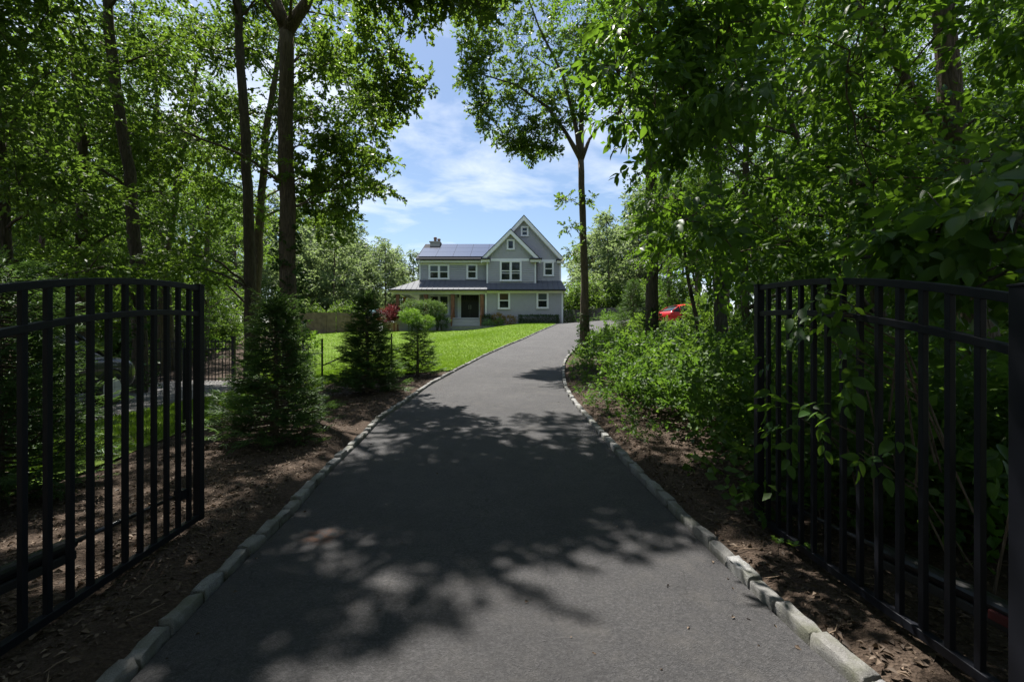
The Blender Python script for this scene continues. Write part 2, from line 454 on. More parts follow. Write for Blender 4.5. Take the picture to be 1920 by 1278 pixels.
def branch_net(mb, path, clumps, r, rmin=.012, scale=1.0):
    """limbs growing from the trunk through the clumps, nearest first"""
    tp = [np.array(p[:3]) for p in path]; tr = [p[3] for p in path]
    nodes = [(p, rr, np.array([0, 0, 1.])) for p, rr in zip(tp, tr)]
    for a, b, ra, rb in zip(tp[:-1], tp[1:], tr[:-1], tr[1:]):
        for t in (.25, .5, .75): nodes.append((a*(1-t)+b*t, ra*(1-t)+rb*t, (b-a)/max(1e-6, np.linalg.norm(b-a))))
    order = sorted(clumps, key=lambda c: min(np.linalg.norm(c[0]-n[0]) for n in nodes[:len(tp)]))
    for c in order:
        cc = np.asarray(c[0]); best = None
        for p, rr, d in nodes:
            v = cc - p; L = np.linalg.norm(v)
            cost = L * (1.0 + (.8 if v[2] < -.1*L else 0) + (.35 if v[2] < .3*L else 0)) + (.5 if rr < .02 else 0)
            if best is None or cost < best[0]: best = (cost, p, rr, d, L)
        _, p, rr, d, L = best
        r0 = min(rr*.62, max(rmin*1.5, .016*L*scale + .008)); r1 = max(rmin*.8, r0*.42)
        mid = p*.5 + cc*.5 + np.array([0, 0, .1*L]) + r.normal(0, .06*L, 3) + d*.1*L
        pts = []
        for t in (0, .17, .34, .5, .67, .84, 1):
            pts.append((1-t)**2*p + 2*t*(1-t)*mid + t*t*cc + (r.normal(0, .012*L, 3) if 0 < t < 1 else 0))
        rad = [r0*(1-t) + r1*t for t in (0, .17, .34, .5, .67, .84, 1)]
        mb.tube(pts, rad, 6, True)
        for q, ra in zip(pts[2:], rad[2:]): nodes.append((q, ra, (cc-p)/max(L, 1e-6)))
        R = c[1] if not hasattr(c[1], '__len__') else max(c[1])
        for _ in range(4):
            e = cc + r.normal(0, .5, 3)*R*np.array([1, 1, .7]); s = pts[5]
            mb.tube([s, s*.5+e*.5+r.normal(0, .05, 3), e], [r1*.8, r1*.5, r1*.25], 4, False)

def trunk_tube(mb, path, r, n=12, wob=.05):
    pts = [np.array(p[:3]) for p in path]; rad = [p[3] for p in path]
    P2, R2 = [], []
    for i in range(len(pts)-1):
        m = max(2, int(np.linalg.norm(pts[i+1]-pts[i])/.45))
        for k in range(m):
            t = k/m; P2.append(pts[i]*(1-t)+pts[i+1]*t + r.normal(0, .012, 3)*min(1, rad[i]*6)); R2.append(rad[i]*(1-t)+rad[i+1]*t)
    P2.append(pts[-1]); R2.append(rad[-1])
    rr = random.Random(int(r.integers(1e9)))
    mb.tube(P2, R2, n, True, wob, rr)

def tree(name, label, cat, path, clumps, kitname, leafmat, barkmat, group=None, per=60, seed=1, extra=None, root=None, droop=-.1, leafname='crown', roll=.5):
    r = np.random.default_rng(seed)
    base = path[0][:3]
    t = root or thing(name, label, cat, base, group)
    mb = MB(); trunk_tube(mb, path, r)
    for e in (extra or []): trunk_tube(mb, e, r, 9)
    net = list(path)
    for e in (extra or []): net += list(e)
    branch_net(mb, net, clumps, r)
    mb.build('trunk', M[barkmat], t, smooth=True)
    PP, DD = [], []
    for c in clumps:
        R = c[1]; m = c[2] if len(c) > 2 else per
        p, d = clump_sprays(c[0], R, max(6, int(m*r.uniform(.75, 1.25))), r, droop=droop); PP.append(p); DD.append(d)
    V, Fc = scatter(KIT[kitname], np.concatenate(PP), np.concatenate(DD), r, roll=roll)
    mesh_np(leafname, V, [Fc], M[leafmat], t)
    return t

def ivy(parent, path, h0, h1, n, rad, seed):
    r = np.random.default_rng(seed)
    pts = np.array([p[:3] for p in path]); zs = pts[:, 2]
    z = h0 + (h1-h0)*r.random(n)**1.5
    a = r.uniform(0, 2*math.pi, n); x = np.interp(z, zs, pts[:, 0]); y = np.interp(z, zs, pts[:, 1])
    k = rad*(1.25 - .55*(z-h0)/(h1-h0)) * r.uniform(.75, 1.2, n)
    D = np.stack([np.cos(a), np.sin(a), r.normal(.2, .5, n)], 1)
    Ps = np.stack([x + np.cos(a)*k, y + np.sin(a)*k, z], 1)
    V, Fc = scatter(KIT['ivy'], Ps, D, r, .6, 1.1); mesh_np('ivy', V, [Fc], M['ivy'], parent)

def copy_tree(o, loc, rz, sc, label=None, group=None):
    c = o.copy(); COL.objects.link(c); c.location = loc; c.rotation_euler = (0, 0, rz); c.scale = (sc[0], sc[0], sc[1])
    if label: c['label'] = label
    if group: c['group'] = group
    for ch in o.children:
        d = ch.copy(); COL.objects.link(d); d.parent = c
        for g in ch.children:
            e = g.copy(); COL.objects.link(e); e.parent = d
    return c
# ------------------------------------------------------------------ the setting
def structure(o): return props(o, kind='structure')

# plan lines of the drive, read where the kerb meets the ground
LP = [(258,1278),(340,1180),(441,1068),(512,1011),(540,980),(572,948),(593,912),(624,881),(655,852),(690,818),(715,787),(746,768),(774,748),(808,722),(860,694),(905,670),(958,646),(1008,624),(1046,607.5)]
RP = [(1573,1278),(1537,1246),(1468,1171),(1422,1131),(1380,1086),(1363,1068),(1327,1032),(1264,969),(1202,907),(1160,860),(1104,795),(1068,750),(1055,724),(1053,700),(1055,682),(1061,670),(1077,655),(1088,645)]
Lw = np.array([G(*p) for p in LP]); Rw = np.array([G(*p) for p in RP])
def mono(a):
    keep = [a[0]]
    for q in a[1:]:
        if q[1] > keep[-1][1] + .05: keep.append(q)
    return np.array(keep)
Lw = mono(Lw); Rw = mono(Rw)
def ext0(a):
    d = (a[1]-a[0])/(a[1][1]-a[0][1]); return np.vstack([a[0]+d*(-3-a[0][1])*np.array([.55, 1]), a])
Lw = ext0(Lw); Rw = ext0(Rw)
Rw = np.vstack([Rw, [[4.6, 26.5], [6.3, 30], [8.3, 34.5], [10.5, 39], [13.5, 43]]]) if Rw[-1][1] < 26 else Rw
def smooth_curve(a, w=.9):
    y = np.arange(a[0][1], a[-1][1], .1); x = np.interp(y, a[:, 1], a[:, 0])
    n = int(w/.1)*2+1; k = np.hanning(n+2)[1:-1]; k /= k.sum()
    xs = np.convolve(np.pad(x, n//2, 'reflect', reflect_type='odd'), k, 'valid'); return xs, y
Lx, Ly = smooth_curve(Lw); Rx, Ry = smooth_curve(Rw)
def xl(Y): return np.interp(Y, Ly, Lx)
def xr(Y): return np.interp(Y, Ry, Rx)
YTOP_L = Ly[-1]

def strip(name, xa, xb, ys, nx, dz, mat, lift=None):
    ys = np.asarray(ys); V = []
    for y in ys:
        xs = np.linspace(float(xa(y)), float(xb(y)), nx)
        z = T(xs, y) + dz
        if lift is not None: z = z + lift(xs, y)
        V.append(np.stack([xs, np.full(nx, y), z], 1))
    V = np.concatenate(V); n = len(ys); Q = []
    i, j = np.meshgrid(np.arange(n-1), np.arange(nx-1), indexing='ij'); a = (i*nx+j).ravel()
    Q = np.stack([a, a+1, a+nx+1, a+nx], 1)
    return mesh_np(name, V, [Q], mat, smooth=True)

# one ground sheet to the horizon: fine near the camera, coarse beyond
gx = np.concatenate([np.linspace(-400, -40, 16)[:-1], np.linspace(-40, -8, 40)[:-1], np.linspace(-8, 8, 130)[:-1], np.linspace(8, 40, 40)[:-1], np.linspace(40, 400, 16)])
gy = np.concatenate([np.linspace(-80, -4, 20)[:-1], np.linspace(-4, 14, 140)[:-1], np.linspace(14, 60, 100)[:-1], np.linspace(60, 400, 20)])
GX, GY = np.meshgrid(gx, gy)
GZ = T(GX, GY)
def bumps(X, Y):
    return .018*np.sin(3.1*X+1.3*Y)*np.sin(2.3*Y-.7*X) + .012*np.sin(7.3*X+2)*np.sin(6.1*Y) + .006*np.sin(17*X+3*Y)*np.sin(15*Y)
ind = ((GX > xl(GY)-.1) & (GX < xr(GY)+.1))
near = (GX > -6.5) & (GX < 12) & (GY > -4) & (GY < 40) & ((GX > 0) | (GY < 11.5))
dip = ss(.16, .3, np.minimum(np.abs(GX - xl(GY)), np.abs(GX - xr(GY))))
GZ = GZ + np.where(near & ~ind, bumps(GX, GY)*dip + .02*dip, 0) - np.where(ind | (dip < .5), .02, 0)
i, j = np.meshgrid(np.arange(len(gy)-1), np.arange(len(gx)-1), indexing='ij'); a = (i*len(gx)+j).ravel()
structure(mesh_np('ground', np.stack([GX.ravel(), GY.ravel(), GZ.ravel()], 1), [np.stack([a, a+1, a+len(gx)+1, a+len(gx)], 1)], M['soil'], smooth=True))

ysd = np.concatenate([np.linspace(-3, 15, 90)[:-1], np.linspace(15, 41.4, 60)])
def drive_left(y): return xl(y) if y < 41 else 4.2
structure(strip('driveway', drive_left, xr, ysd, 14, .012, M['asphalt']))
structure(strip('driveway', lambda y: 5.1, lambda y: xr(min(y, 42.5))+2.5*ss(40, 43, y), np.linspace(41.4, 58, 20), 8, .012, M['asphalt']))

# lawn between the left kerb, the house and the fence; grass verge beside the gravel lane
def lawn_a(y): return float(np.interp(y, [12.2, 14, 18, 24, 30, 36, 42, 46, 56], [-5.6, -8.2, -10.5, -14, -15.5, -16.2, -16.8, -17, -17]))
def lawn_b(y): return float(xl(y)-.16) if y < 41 else 3.9
ysl = np.linspace(12.2, 42.4, 80)
def lawn_right(y):
    return float(min(lawn_b(y), np.interp(y, [12.2, 13.2, 14.5], [-4.6, -2.6, 9])))
structure(strip('lawn', lawn_a, lawn_right, ysl, 40, .04, M['lawn']))
structure(strip('lawn', lawn_a, lambda y: -11.2, np.linspace(42.4, 58, 20), 10, .04, M['lawn']))
structure(strip('grass_verge', lambda y: -6.75, lambda y: float(np.interp(y, [4.5, 8, 12, 15], [-4.3, -4.9, -5.5, -6.0])), np.linspace(3.8, 15, 30), 8, .04, M['lawn']))
structure(strip('gravel_lane', lambda y: -11.5, lambda y: -6.7, np.linspace(-8, 15.6, 60), 10, .03, M['gravel']))
structure(strip('gravel_parking', lambda y: float(max(xr(y)+.6, 7.6)), lambda y: 24, np.linspace(27.5, 36, 20), 12, .03, M['gravel']))

# granite block kerbs: every block its own jittered shape
def kerb(xs, ys, side, seed):
    r = np.random.default_rng(seed)
    pts = np.stack([xs, ys], 1); seg = np.r_[0, np.cumsum(np.linalg.norm(np.diff(pts, axis=0), axis=1))]
    V, Q = [], []; off = 0; s = 0
    while s < seg[-1]-.5:
        L = r.uniform(.21, .285); m = s + L/2
        x = np.interp(m, seg, pts[:, 0]); y = np.interp(m, seg, pts[:, 1])
        d = np.array([np.interp(m+.1, seg, pts[:, 0])-np.interp(m-.1, seg, pts[:, 0]), np.interp(m+.1, seg, pts[:, 1])-np.interp(m-.1, seg, pts[:, 1])]); d /= np.linalg.norm(d)
        nrm = np.array([-d[1], d[0]]) * side                       # away from the drive
        w = r.uniform(.06, .08); h = r.uniform(.052, .074); k = .004
        yaw = r.normal(0, .022); d2 = d*math.cos(yaw)+nrm*math.sin(yaw); n2 = nrm*math.cos(yaw)-d*math.sin(yaw)
        us = np.array([-L/2+.011, -L/2+.011+k, -L/4, 0, L/4, L/2-.011-k, L/2-.011]); vs = np.array([0, k, w*.35, w*.65, w-k, w])
        g = np.zeros((7, 6, 3)); zb = Tz(x, y)
        tl = r.normal(0, .028); tv = r.normal(0, .06)
        for a in range(7):
            for b in range(6):
                edge = (a in (0, 6)) or (b in (0, 5)); ce = (a in (0, 6)) and (b in (0, 5))
                z = h + tl*us[a] + tv*(vs[b]-w/2) - (.004 if edge else 0) - (.002 if ce else 0) - (r.uniform(.003, .009) if ce and r.random() < .3 else 0) + r.normal(0, .0028)
                u = us[a] + r.normal(0, .003); v = vs[b] + r.normal(0, .003)
                p = np.array([x, y]) + d2*u + n2*(v+.012); g[a, b] = (p[0], p[1], Tz(p[0], p[1])*.5 + zb*.5 + z)
        V.append(g.reshape(-1, 3))
        for a in range(6):
            for b in range(5): q = off+a*6+b; Q.append((q, q+1, q+7, q+6))
        off += 42
        ring = [(a, 0) for a in range(7)] + [(6, b) for b in range(1, 6)] + [(a, 5) for a in range(5, -1, -1)] + [(0, b) for b in range(4, 0, -1)]
        low = []
        for (a, b) in ring:
            p = g[a, b].copy(); p[2] = zb - .06; p[:2] += r.normal(0, .003, 2); low.append(p)
        mid = []
        for (a, b) in ring:
            p = g[a, b].copy(); p[2] = zb + h*.45; c0 = np.array([x, y])+n2*(w/2+.012); p[:2] += (p[:2]-c0)*.04 + r.normal(0, .004, 2); mid.append(p)
        V.append(np.array(mid)); V.append(np.array(low)); nR = len(ring)
        for i in range(nR):
            t0 = off-42 + ring[i][0]*6+ring[i][1]; t1 = off-42 + ring[(i+1) % nR][0]*6+ring[(i+1) % nR][1]
            Q.append((t0, t1, off+(i+1) % nR, off+i)); Q.append((off+i, off+(i+1) % nR, off+nR+(i+1) % nR, off+nR+i))
        off += 2*nR; s += L
    o = mesh_np('kerb', np.concatenate(V), [np.array(Q)], M['stone'], smooth=False)
    return structure(o)
kerb(Lx, Ly, 1, 3)
mR = Ry < 40
kerb(Rx[mR], Ry[mR], -1, 4)
M['blind'] = glass('blind_glass', (.07,.085,.095), .12); M['blind_warm'] = glass('warm_blind_glass', (.07,.05,.032), .12)  # glass toned by the blinds drawn in the upper sashes
# ------------------------------------------------------------------ the house
HB = 2.62                                                   # underside of the walls, buried in the bed
def hx(zx, Y): return (700 + zx*.20833 - CX)/F*Y            # from the enlarged view of the house
def hz(zy, Y): return CZ + (CY - (380 + zy*.20833))/F*Y
house = thing('house', 'grey two storey house with white trim, two front gables and a wraparound porch', 'house', (1, 46, 2.9))

def clapboard(mb, x0, x1, z0, z1, y, h=.21, axis='y', depth=.05):
    z = z0
    while z < z1-.01:
        t = min(z1, z+h)
        if axis == 'y': mb.add([(x0,y,z),(x1,y,z),(x1,y+.0,t),(x0,y,t),(x0,y-depth,z),(x1,y-depth,z)], [(4,5,2,3),(0,1,5,4),(0,4,3),(1,2,5)])
        else: mb.add([(y,x0,z),(y,x1,z),(y,x1,t),(y,x0,t),(y-depth,x0,z),(y-depth,x1,z)], [(4,5,2,3),(0,1,5,4),(0,4,3),(1,2,5)])
        z = t
def battens(mb, x0, x1, z0, z1f, y, step=.41):
    x = x0 + step*.5
    while x < x1:
        z1 = z1f(x)
        if z1 > z0+.15: mb.box(x-.025, y-.022, z0, x+.025, y+.0, z1)
        x += step

YP, YW, YB, YG = 43.3, 45.2, 44.4, 45.0                     # porch front, wing wall, bump-out, big gable
XL, XR = -9.2, 4.85; XM = -2.55; ZE = 6.27                  # porch eave height
ZF = 3.58                                                   # porch floor
ZW = 9.35                                                   # upper eave
YBK = 54.2
# ground storey of the right block, board and batten
mb = MB(); mb.box(XM, YP, HB, XR, YBK, ZE); battens(mb, XM+.1, XR-.1, HB, lambda x: ZE-.3, YP)
mb.build('front_block_wall', M['siding'], house)
# wing: both storeys
mb = MB(); mb.box(XL, YW, HB, XM, YBK, ZW)
clapboard(mb, XL+.12, XM-.02, hz(700, YW)-.2, ZW-.25, YW)
battens(mb, XL+.1, XM-.05, ZF, lambda x: ZE+.3, YW)
mb.build('wing_wall', M['siding'], house)
# upper storey of the right block
gp = (1.17, 13.62); gbase = 9.4; gslope = (gp[1]-9.57)/3.75
mb = MB(); mb.box(XM+.002, YG, ZE+.01, XR, YBK-.01, gbase)
clapboard(mb, 2.36, XR-.1, ZE+.6, gbase-.02, YG)
mb.build('upper_wall', M['siding'], house)
hw = 3.62
mb = MB(); mb.prism([(gp[0]-hw, gbase), (gp[0]+hw, gbase), (gp[0], gbase+hw*gslope)], 'y', YG+.001, YBK-.02)
battens(mb, gp[0]-hw, gp[0]+hw, gbase, lambda x: gbase+(hw-abs(x-gp[0]))*gslope-.12, YG+.001)
mb.build('gable_wall', M['siding'], house)
# bump-out with the small gable
sp = (-.14, 12.12); sbase = 9.38; sslope = (sp[1]-9.4)/2.72; sh = 2.42
mb = MB(); mb.box(-2.47, YB, ZE+.3, 2.34, YG-.01, sbase); clapboard(mb, -2.36, 2.23, ZE+.9, sbase-.02, YB)
mb.build('bay_wall', M['siding'], house)
mb = MB(); mb.prism([(sp[0]-sh, sbase), (sp[0]+sh, sbase), (sp[0], sbase+sh*sslope)], 'y', YB+.001, YG+.3)
battens(mb, sp[0]-sh, sp[0]+sh, sbase, lambda x: sbase+(sh-abs(x-sp[0]))*sslope-.12, YB+.001, .36)
mb.build('gable_wall', M['siding'], house)

def gable_roof(peak, slope, half, y0, y1, th=.2):
    """two slopes, then the barge boards and soffit strips of the front edge"""
    mb = MB()
    for s in (-1, 1):
        a = (peak[0], peak[1]+.12); b = (peak[0]+s*half, peak[1]+.12-half*slope)
        mb.prism([a, b, (b[0], b[1]-th*.45), (a[0], a[1]-th*.45)], 'y', y0, y1)
    roof = mb.build('roof', M['shingle'], house)
    mb = MB(); d = math.hypot(1, slope)
    for s in (-1, 1):
        a = (peak[0], peak[1]+.03); b = (peak[0]+s*half, peak[1]+.03-half*slope); w = .3*d
        mb.prism([a, b, (b[0], b[1]-w), (a[0], a[1]-w)], 'y', y0+.02, y0+.07)
        mb.prism([(a[0], a[1]-.02), (b[0], b[1]-.02), (b[0], b[1]-.06), (a[0], a[1]-.06)], 'y', y0+.07, y0+.46)
        mb.prism([(a[0], a[1]-.06-w*.1), (b[0]-s*.25, b[1]+.25*slope-.06-w*.1), (b[0]-s*.25, b[1]+.25*slope-w), (a[0], a[1]-w)], 'y', y0+.40, y0+.44)
    mb.build('barge_board', M['trim'], house)
    return roof
gable_roof(gp, gslope, 3.95, YG-.42, YBK+.3)
gable_roof(sp, sslope, 2.85, YB-.42, 49.5)
# wing roof with the ridge along the house
ry, rz = 49.7, 11.95; ey, ez = YW-.45, 9.47; sl = (rz-ez)/(ry-ey)
mb = MB(); mb.prism([(ey, ez), (ry, rz), (ry, rz-.16), (ey, ez-.16)], 'x', XL-.25, 1.1); mb.prism([(ry, rz), (2*ry-ey, ez), (2*ry-ey, ez-.16), (ry, rz-.16)], 'x', XL-.25, 1.1)
wr = mb.build('roof', M['shingle'], house)
mb = MB(); mb.prism([(YW+.05, ZW), (YBK-.05, ZW), (ry, rz-.2)], 'x', XL+.02, 0); mb.build('gable_wall', M['siding'], house)
# solar panels lying on the wing roof
for r_ in range(3):
    for c_ in range(5):
        x0 = XL-.1 + c_*1.72 - (0 if r_ else 0); d0 = .35 + r_*1.78/1.12
        if r_ == 0 and c_ == 4: continue
        if r_ == 2 and c_ == 0: continue
        mb = MB(); fr = MB()
        def at(u, v, h): return (x0+u, ey+(d0+v)*math.cos(math.atan(sl)), ez+(d0+v)*math.sin(math.atan(sl))+h)
        for (u0, u1, v0, v1, h0, h1, B) in ((0, 1.712, 0, 1.58, .08, .115, fr), (.012, 1.70, .012, 1.568, .117, .12, mb)):
            q = [at(u, v, h) for h in (h0, h1) for (u, v) in ((u0, v0), (u1, v0), (u1, v1), (u0, v1))]
            B.add(q, [(0,3,2,1), (4,5,6,7), (0,1,5,4), (1,2,6,5), (2,3,7,6), (3,0,4,7)])
        p_ = fr.build('solar_panel', M['solarframe'], house); mb.build('solar_cells', M['solar'], p_)
# eave trim: soffits, fascia and gutters
mb = MB(); mb.box(XL-.25, ey+.02, ez-.36, XM, YW+.02, ez-.18); mb.box(XL-.02, YW-.035, ez-.62, XM-.02, YW+.001, ez-.362)
mb.build('soffit', M['soffit'], house)
mb = MB(); mb.box(XL-.27, ey-.10, ez-.17, XM-.3, ey-.005, ez-.04); mb.build('gutter', M['gutter'], house)
for (x0, x1, y0) in ((-3.0, -2.1, YB-.45), (1.7, 2.9, YB-.45), (4.35, 5.15, YG-.45)):
    mb = MB(); mb.box(x0+.06, y0+.04, sbase-.36, x1-.06, y0+.5, sbase-.12); mb.build('eave_return', M['soffit'], house)
    mb = MB(); mb.box(x0, y0-.05, sbase-.12, x1, y0+.5, sbase+.0); mb.build('gutter', M['gutter'], house)
mb = MB()
mb.box(-2.08, YB-.05, sbase-.22, 1.68, YB-.002, sbase+.02); mb.box(2.92, YG-.05, sbase-.22, 4.33, YG-.002, sbase+.02)
mb.build('band_board', M['trim'], house)
# corner boards
for (x, y, z0, z1) in ((XL+.06, YW, hz(705, YW), ZW-.25), (-2.41, YB, ZE+.55, sbase-.36), (2.28, YB, ZE+.55, sbase-.36), (XR-.07, YG, ZE+.6, gbase-.4), (XM+.07, YP, ZF-.4, ZE-.3), (XR-.07, YP, HB, ZE-.3)):
    mb = MB(); mb.box(x-.075, y-.065, z0, x+.075, y-.001, z1)
    mb.build('corner_board', M['trim'], house)
mb = MB(); mb.box(XM+.15, YP-.06, ZE-.34, XR, YP-.002, ZE-.12); mb.build('frieze_board', M['trim'], house)
# downspouts
for pts in ([(2.42, YB-.42, sbase-.1), (2.42, YB-.12, sbase-.45), (2.42, YB-.08, ZE+.75)], [(XL-.16, ey-.05, ez-.12), (XL-.06, YW-.1, ez-.6), (XL-.06, YW-.1, 7.4)], [(XR+.1, YP-.25, ZE-.1), (XR+.08, YP-.06, ZE-.4), (XR+.08, YP-.06, 2.95)]):
    mb = MB(); mb.rail(pts, .075, .075); mb.build('downspout', M['gutter'], house)

# porch roof: standing seam metal, hipped at the left corner and the right end
PX0, PX1, PY = -11.55, 5.1, 42.85; PE = 6.23; PT = 7.45
def roof_face(name, quad, seams, mat):
    mb = MB(); q = [Vector(p) for p in quad]; n = (q[1]-q[0]).cross(q[3]-q[0]).normalized()
    if n.z < 0: n = -n
    mb.add([p for p in q] + [p - n*.08 for p in q], [(0,1,2,3), (7,6,5,4), (0,4,5,1), (1,5,6,2), (2,6,7,3), (3,7,4,0)])
    for a, b in seams:
        a = Vector(a); b = Vector(b); mb.bar(a+n*.018, b+n*.018, .028, .036, n)
    return mb.build(name, mat, house)
fr_s = []
x = PX0+.5
while x < PX1-.2:
    t = min(1, (x-PX0)/(XL-PX0)) if x < XL else (1 if x < XR else 1)
    ytop = PY + (YW-PY)*t; ztop = PE + (PT-PE)*t
    fr_s.append(((x, PY, PE), (x, ytop, ztop))); x += .5
roof_face('porch_roof', [(PX0, PY, PE), (PX1, PY, PE), (XR, YW, PT), (XL, YW, PT)], fr_s, M['metal_roof'])
ls = []; y = PY+.5
while y < 54:
    t = min(1, (y-PY)/(YW-PY)); ls.append(((PX0, y, PE), (PX0+(XL-PX0)*t, y, PE+(PT-PE)*t))); y += .5
roof_face('porch_roof', [(PX0, 54.2, PE), (PX0, PY, PE), (XL, YW, PT), (XL, 54.2, PT)], ls, M['metal_roof'])
mb = MB(); mb.box(PX0+.03, PY+.03, PE-.14, PX1-.03, YP+.3, PE-.10); mb.box(PX0+.03, PY+.3, PE-.14, XM-.02, YW, PE-.101); mb.box(PX0+.03, YW, PE-.142, XL, 54, PE-.10)
mb.build('porch_ceiling', M['soffit'], house)
mb = MB(); mb.box(PX0+.2, YP-.1, PE-.42, XM+.02, YP+.1, PE-.142); mb.box(PX0+.6, YP+.1, PE-.42, PX0+.8, 54, PE-.144)
mb.build('porch_beam', M['soffit'], house)
mb = MB(); mb.box(PX0-.06, PY-.1, PE-.13, PX1, PY-.005, PE+.0); mb.box(PX0-.1, PY-.09, PE-.131, PX0-.004, 54, PE-.001); mb.build('gutter', M['gutter'], house)
for (px_, y_) in ((-10.87, YP), (-8.2, YP), (-5.63, YP), (-2.85, YP), (-10.87, 46.1), (-10.87, 48.8)):
    mb = MB(); w = .17 if px_ > -10 else .14
    mb.box(px_-w, y_-w, ZF+.02, px_+w, y_+w, PE-.425); mb.box(px_-w-.04, y_-w-.04, ZF+.005, px_+w+.04, y_+w+.04, ZF+.2); mb.box(px_-w-.03, y_-w-.03, PE-.55, px_+w+.03, y_+w+.03, PE-.428)
    mb.build('porch_post', M['cedar'], house, bevel=.012)
mb = MB(); mb.box(PX0+.35, YP-.25, ZF-.12, XM-.03, YW, ZF); mb.box(PX0+.35, YW, ZF-.122, XL, 54, ZF-.002); mb.build('porch_floor', M['deck'], house)
mb = MB(); mb.box(PX0+.4, YP-.18, HB-.6, XM-.04, YP-.1, ZF-.125); mb.box(PX0+.4, YP-.1, HB-.6, PX0+.48, 54, ZF-.125); mb.build('porch_skirt', M['deck'], house)
# steps and landing
sx0, sx1 = -5.55, -2.9; st = None
for k in range(4):
    z1 = ZF - .185*(k+1); y1 = YP-.25-.3*k
    mb = MB(); mb.box(sx0, y1-.24, z1-.19 if k < 3 else z1-.5, sx1, y1-.002*k, z1-.05); o_ = mb.build('steps' if st is None else 'riser', M['trim'], house if st is None else st)
    st = st or o_
    mb = MB(); mb.box(sx0-.03, y1-.34, z1-.048, sx1+.03, y1-.003, z1); mb.build('tread', M['deck'], st, bevel=.006)
for sx in (sx0-.02, sx1+.02):
    mb = MB(); mb.box(sx-.06, YP-1.55, 2.5, sx+.06, YP-1.43, 3.75); mb.bar((sx, YP-1.5, 3.68), (sx, YP-.2, 4.55), .09, .07); mb.bar((sx, YP-1.5, 3.1), (sx, YP-.2, 3.85), .06, .06)
    for k in range(6):
        yy = YP-1.3+.2*k; mb.box(sx-.02, yy-.02, 3.2+.115*k, sx+.02, yy+.02, 3.75+.12*k)
    mb.build('handrail', M['cedar'], house)
mb = MB(); mb.prism([(-6.5, 41.2), (-2.2, 41.2), (.4, 42.3), (.4, 43.1), (-6.5, 43.1)], 'z', 2.2, 2.72); mb.build('landing', M['bluestone'], house, bevel=.02)

def window(zx0, zy0, zx1, zy1, y, cols=1, rail=True, casing=.14, third=False, tint=None):
    x0, x1 = hx(zx0, y), hx(zx1, y); z1, z0 = hz(zy0, y), hz(zy1, y); c = casing
    mb = MB(); f = y-.075
    mb.box(x0, f, z1-c, x1, y-.004, z1); mb.box(x0-.02, f-.015, z0, x1+.02, y-.004, z0+c*.9)
    mb.box(x0, f, z0+c*.9, x0+c, y-.004, z1-c); mb.box(x1-c, f, z0+c*.9, x1, y-.004, z1-c)
    w = (x1-x0-2*c); cw = .13
    for k in range(1, cols):
        xm = x0+c+w*k/cols; mb.box(xm-cw/2, f+.004, z0+c*.9, xm+cw/2, y-.004, z1-c)
    fr = mb.build('window', M['trim'], house, bevel=.006)
    for k in range(cols):
        a = x0+c+w*k/cols+(cw/2 if k else 0); b = x0+c+w*(k+1)/cols-(cw/2 if k < cols-1 else 0); zm = (z0+z1)/2
        sash = MB(); s = .045
        for (za, zb, yy) in (((zm, z1-c, y-.05), (z0+c*.9, zm, y-.035)) if rail else ((z0+c*.9, z1-c, y-.045),)):
            sash.box(a, yy, za, a+s, y-.003, zb); sash.box(b-s, yy, za, b, y-.003, zb); sash.box(a+s, yy, zb-s, b-s, y-.003, zb); sash.box(a+s, yy, za, b-s, y-.003, za+s)
            if third and za < zm: sash.box(a+s, yy+.004, za+(zb-za)*.72, b-s, y-.003, za+(zb-za)*.72+.05)
        sash.build('sash', M['trim'], fr)
        p = MB(); p.box(a+.01, y-.022, z0+c*.9+.01, b-.01, y-.012, z1-c-.01); p.build('pane', M['glass'], fr)
        if tint is not None:
            bl = MB(); bl.box(a+.02, y-.026, zm+.03, b-.02, y-.0225, z1-c-.05); bl.build('blind', tint, fr)
    return fr
window(497, 552, 685, 692, YW-.03, 2, tint=M['blind'])
window(838, 550, 938, 690, YW-.03, 1)
window(1138, 520, 1335, 708, YB-.03, 2, third=True)
window(1530, 527, 1625, 662, YG-.03, 1)
window(1200, 330, 1272, 425, YB-.025, 1, rail=False, casing=.12)
window(1327, 212, 1397, 305, YG-.025, 1, casing=.12)
window(1120, 800, 1232, 960, YP-.025, 1, tint=M['blind_warm'])
window(1467, 800, 1578, 955, YP-.025, 1, tint=M['blind'])
window(500, 828, 685, 1010, YW-.025, 2)
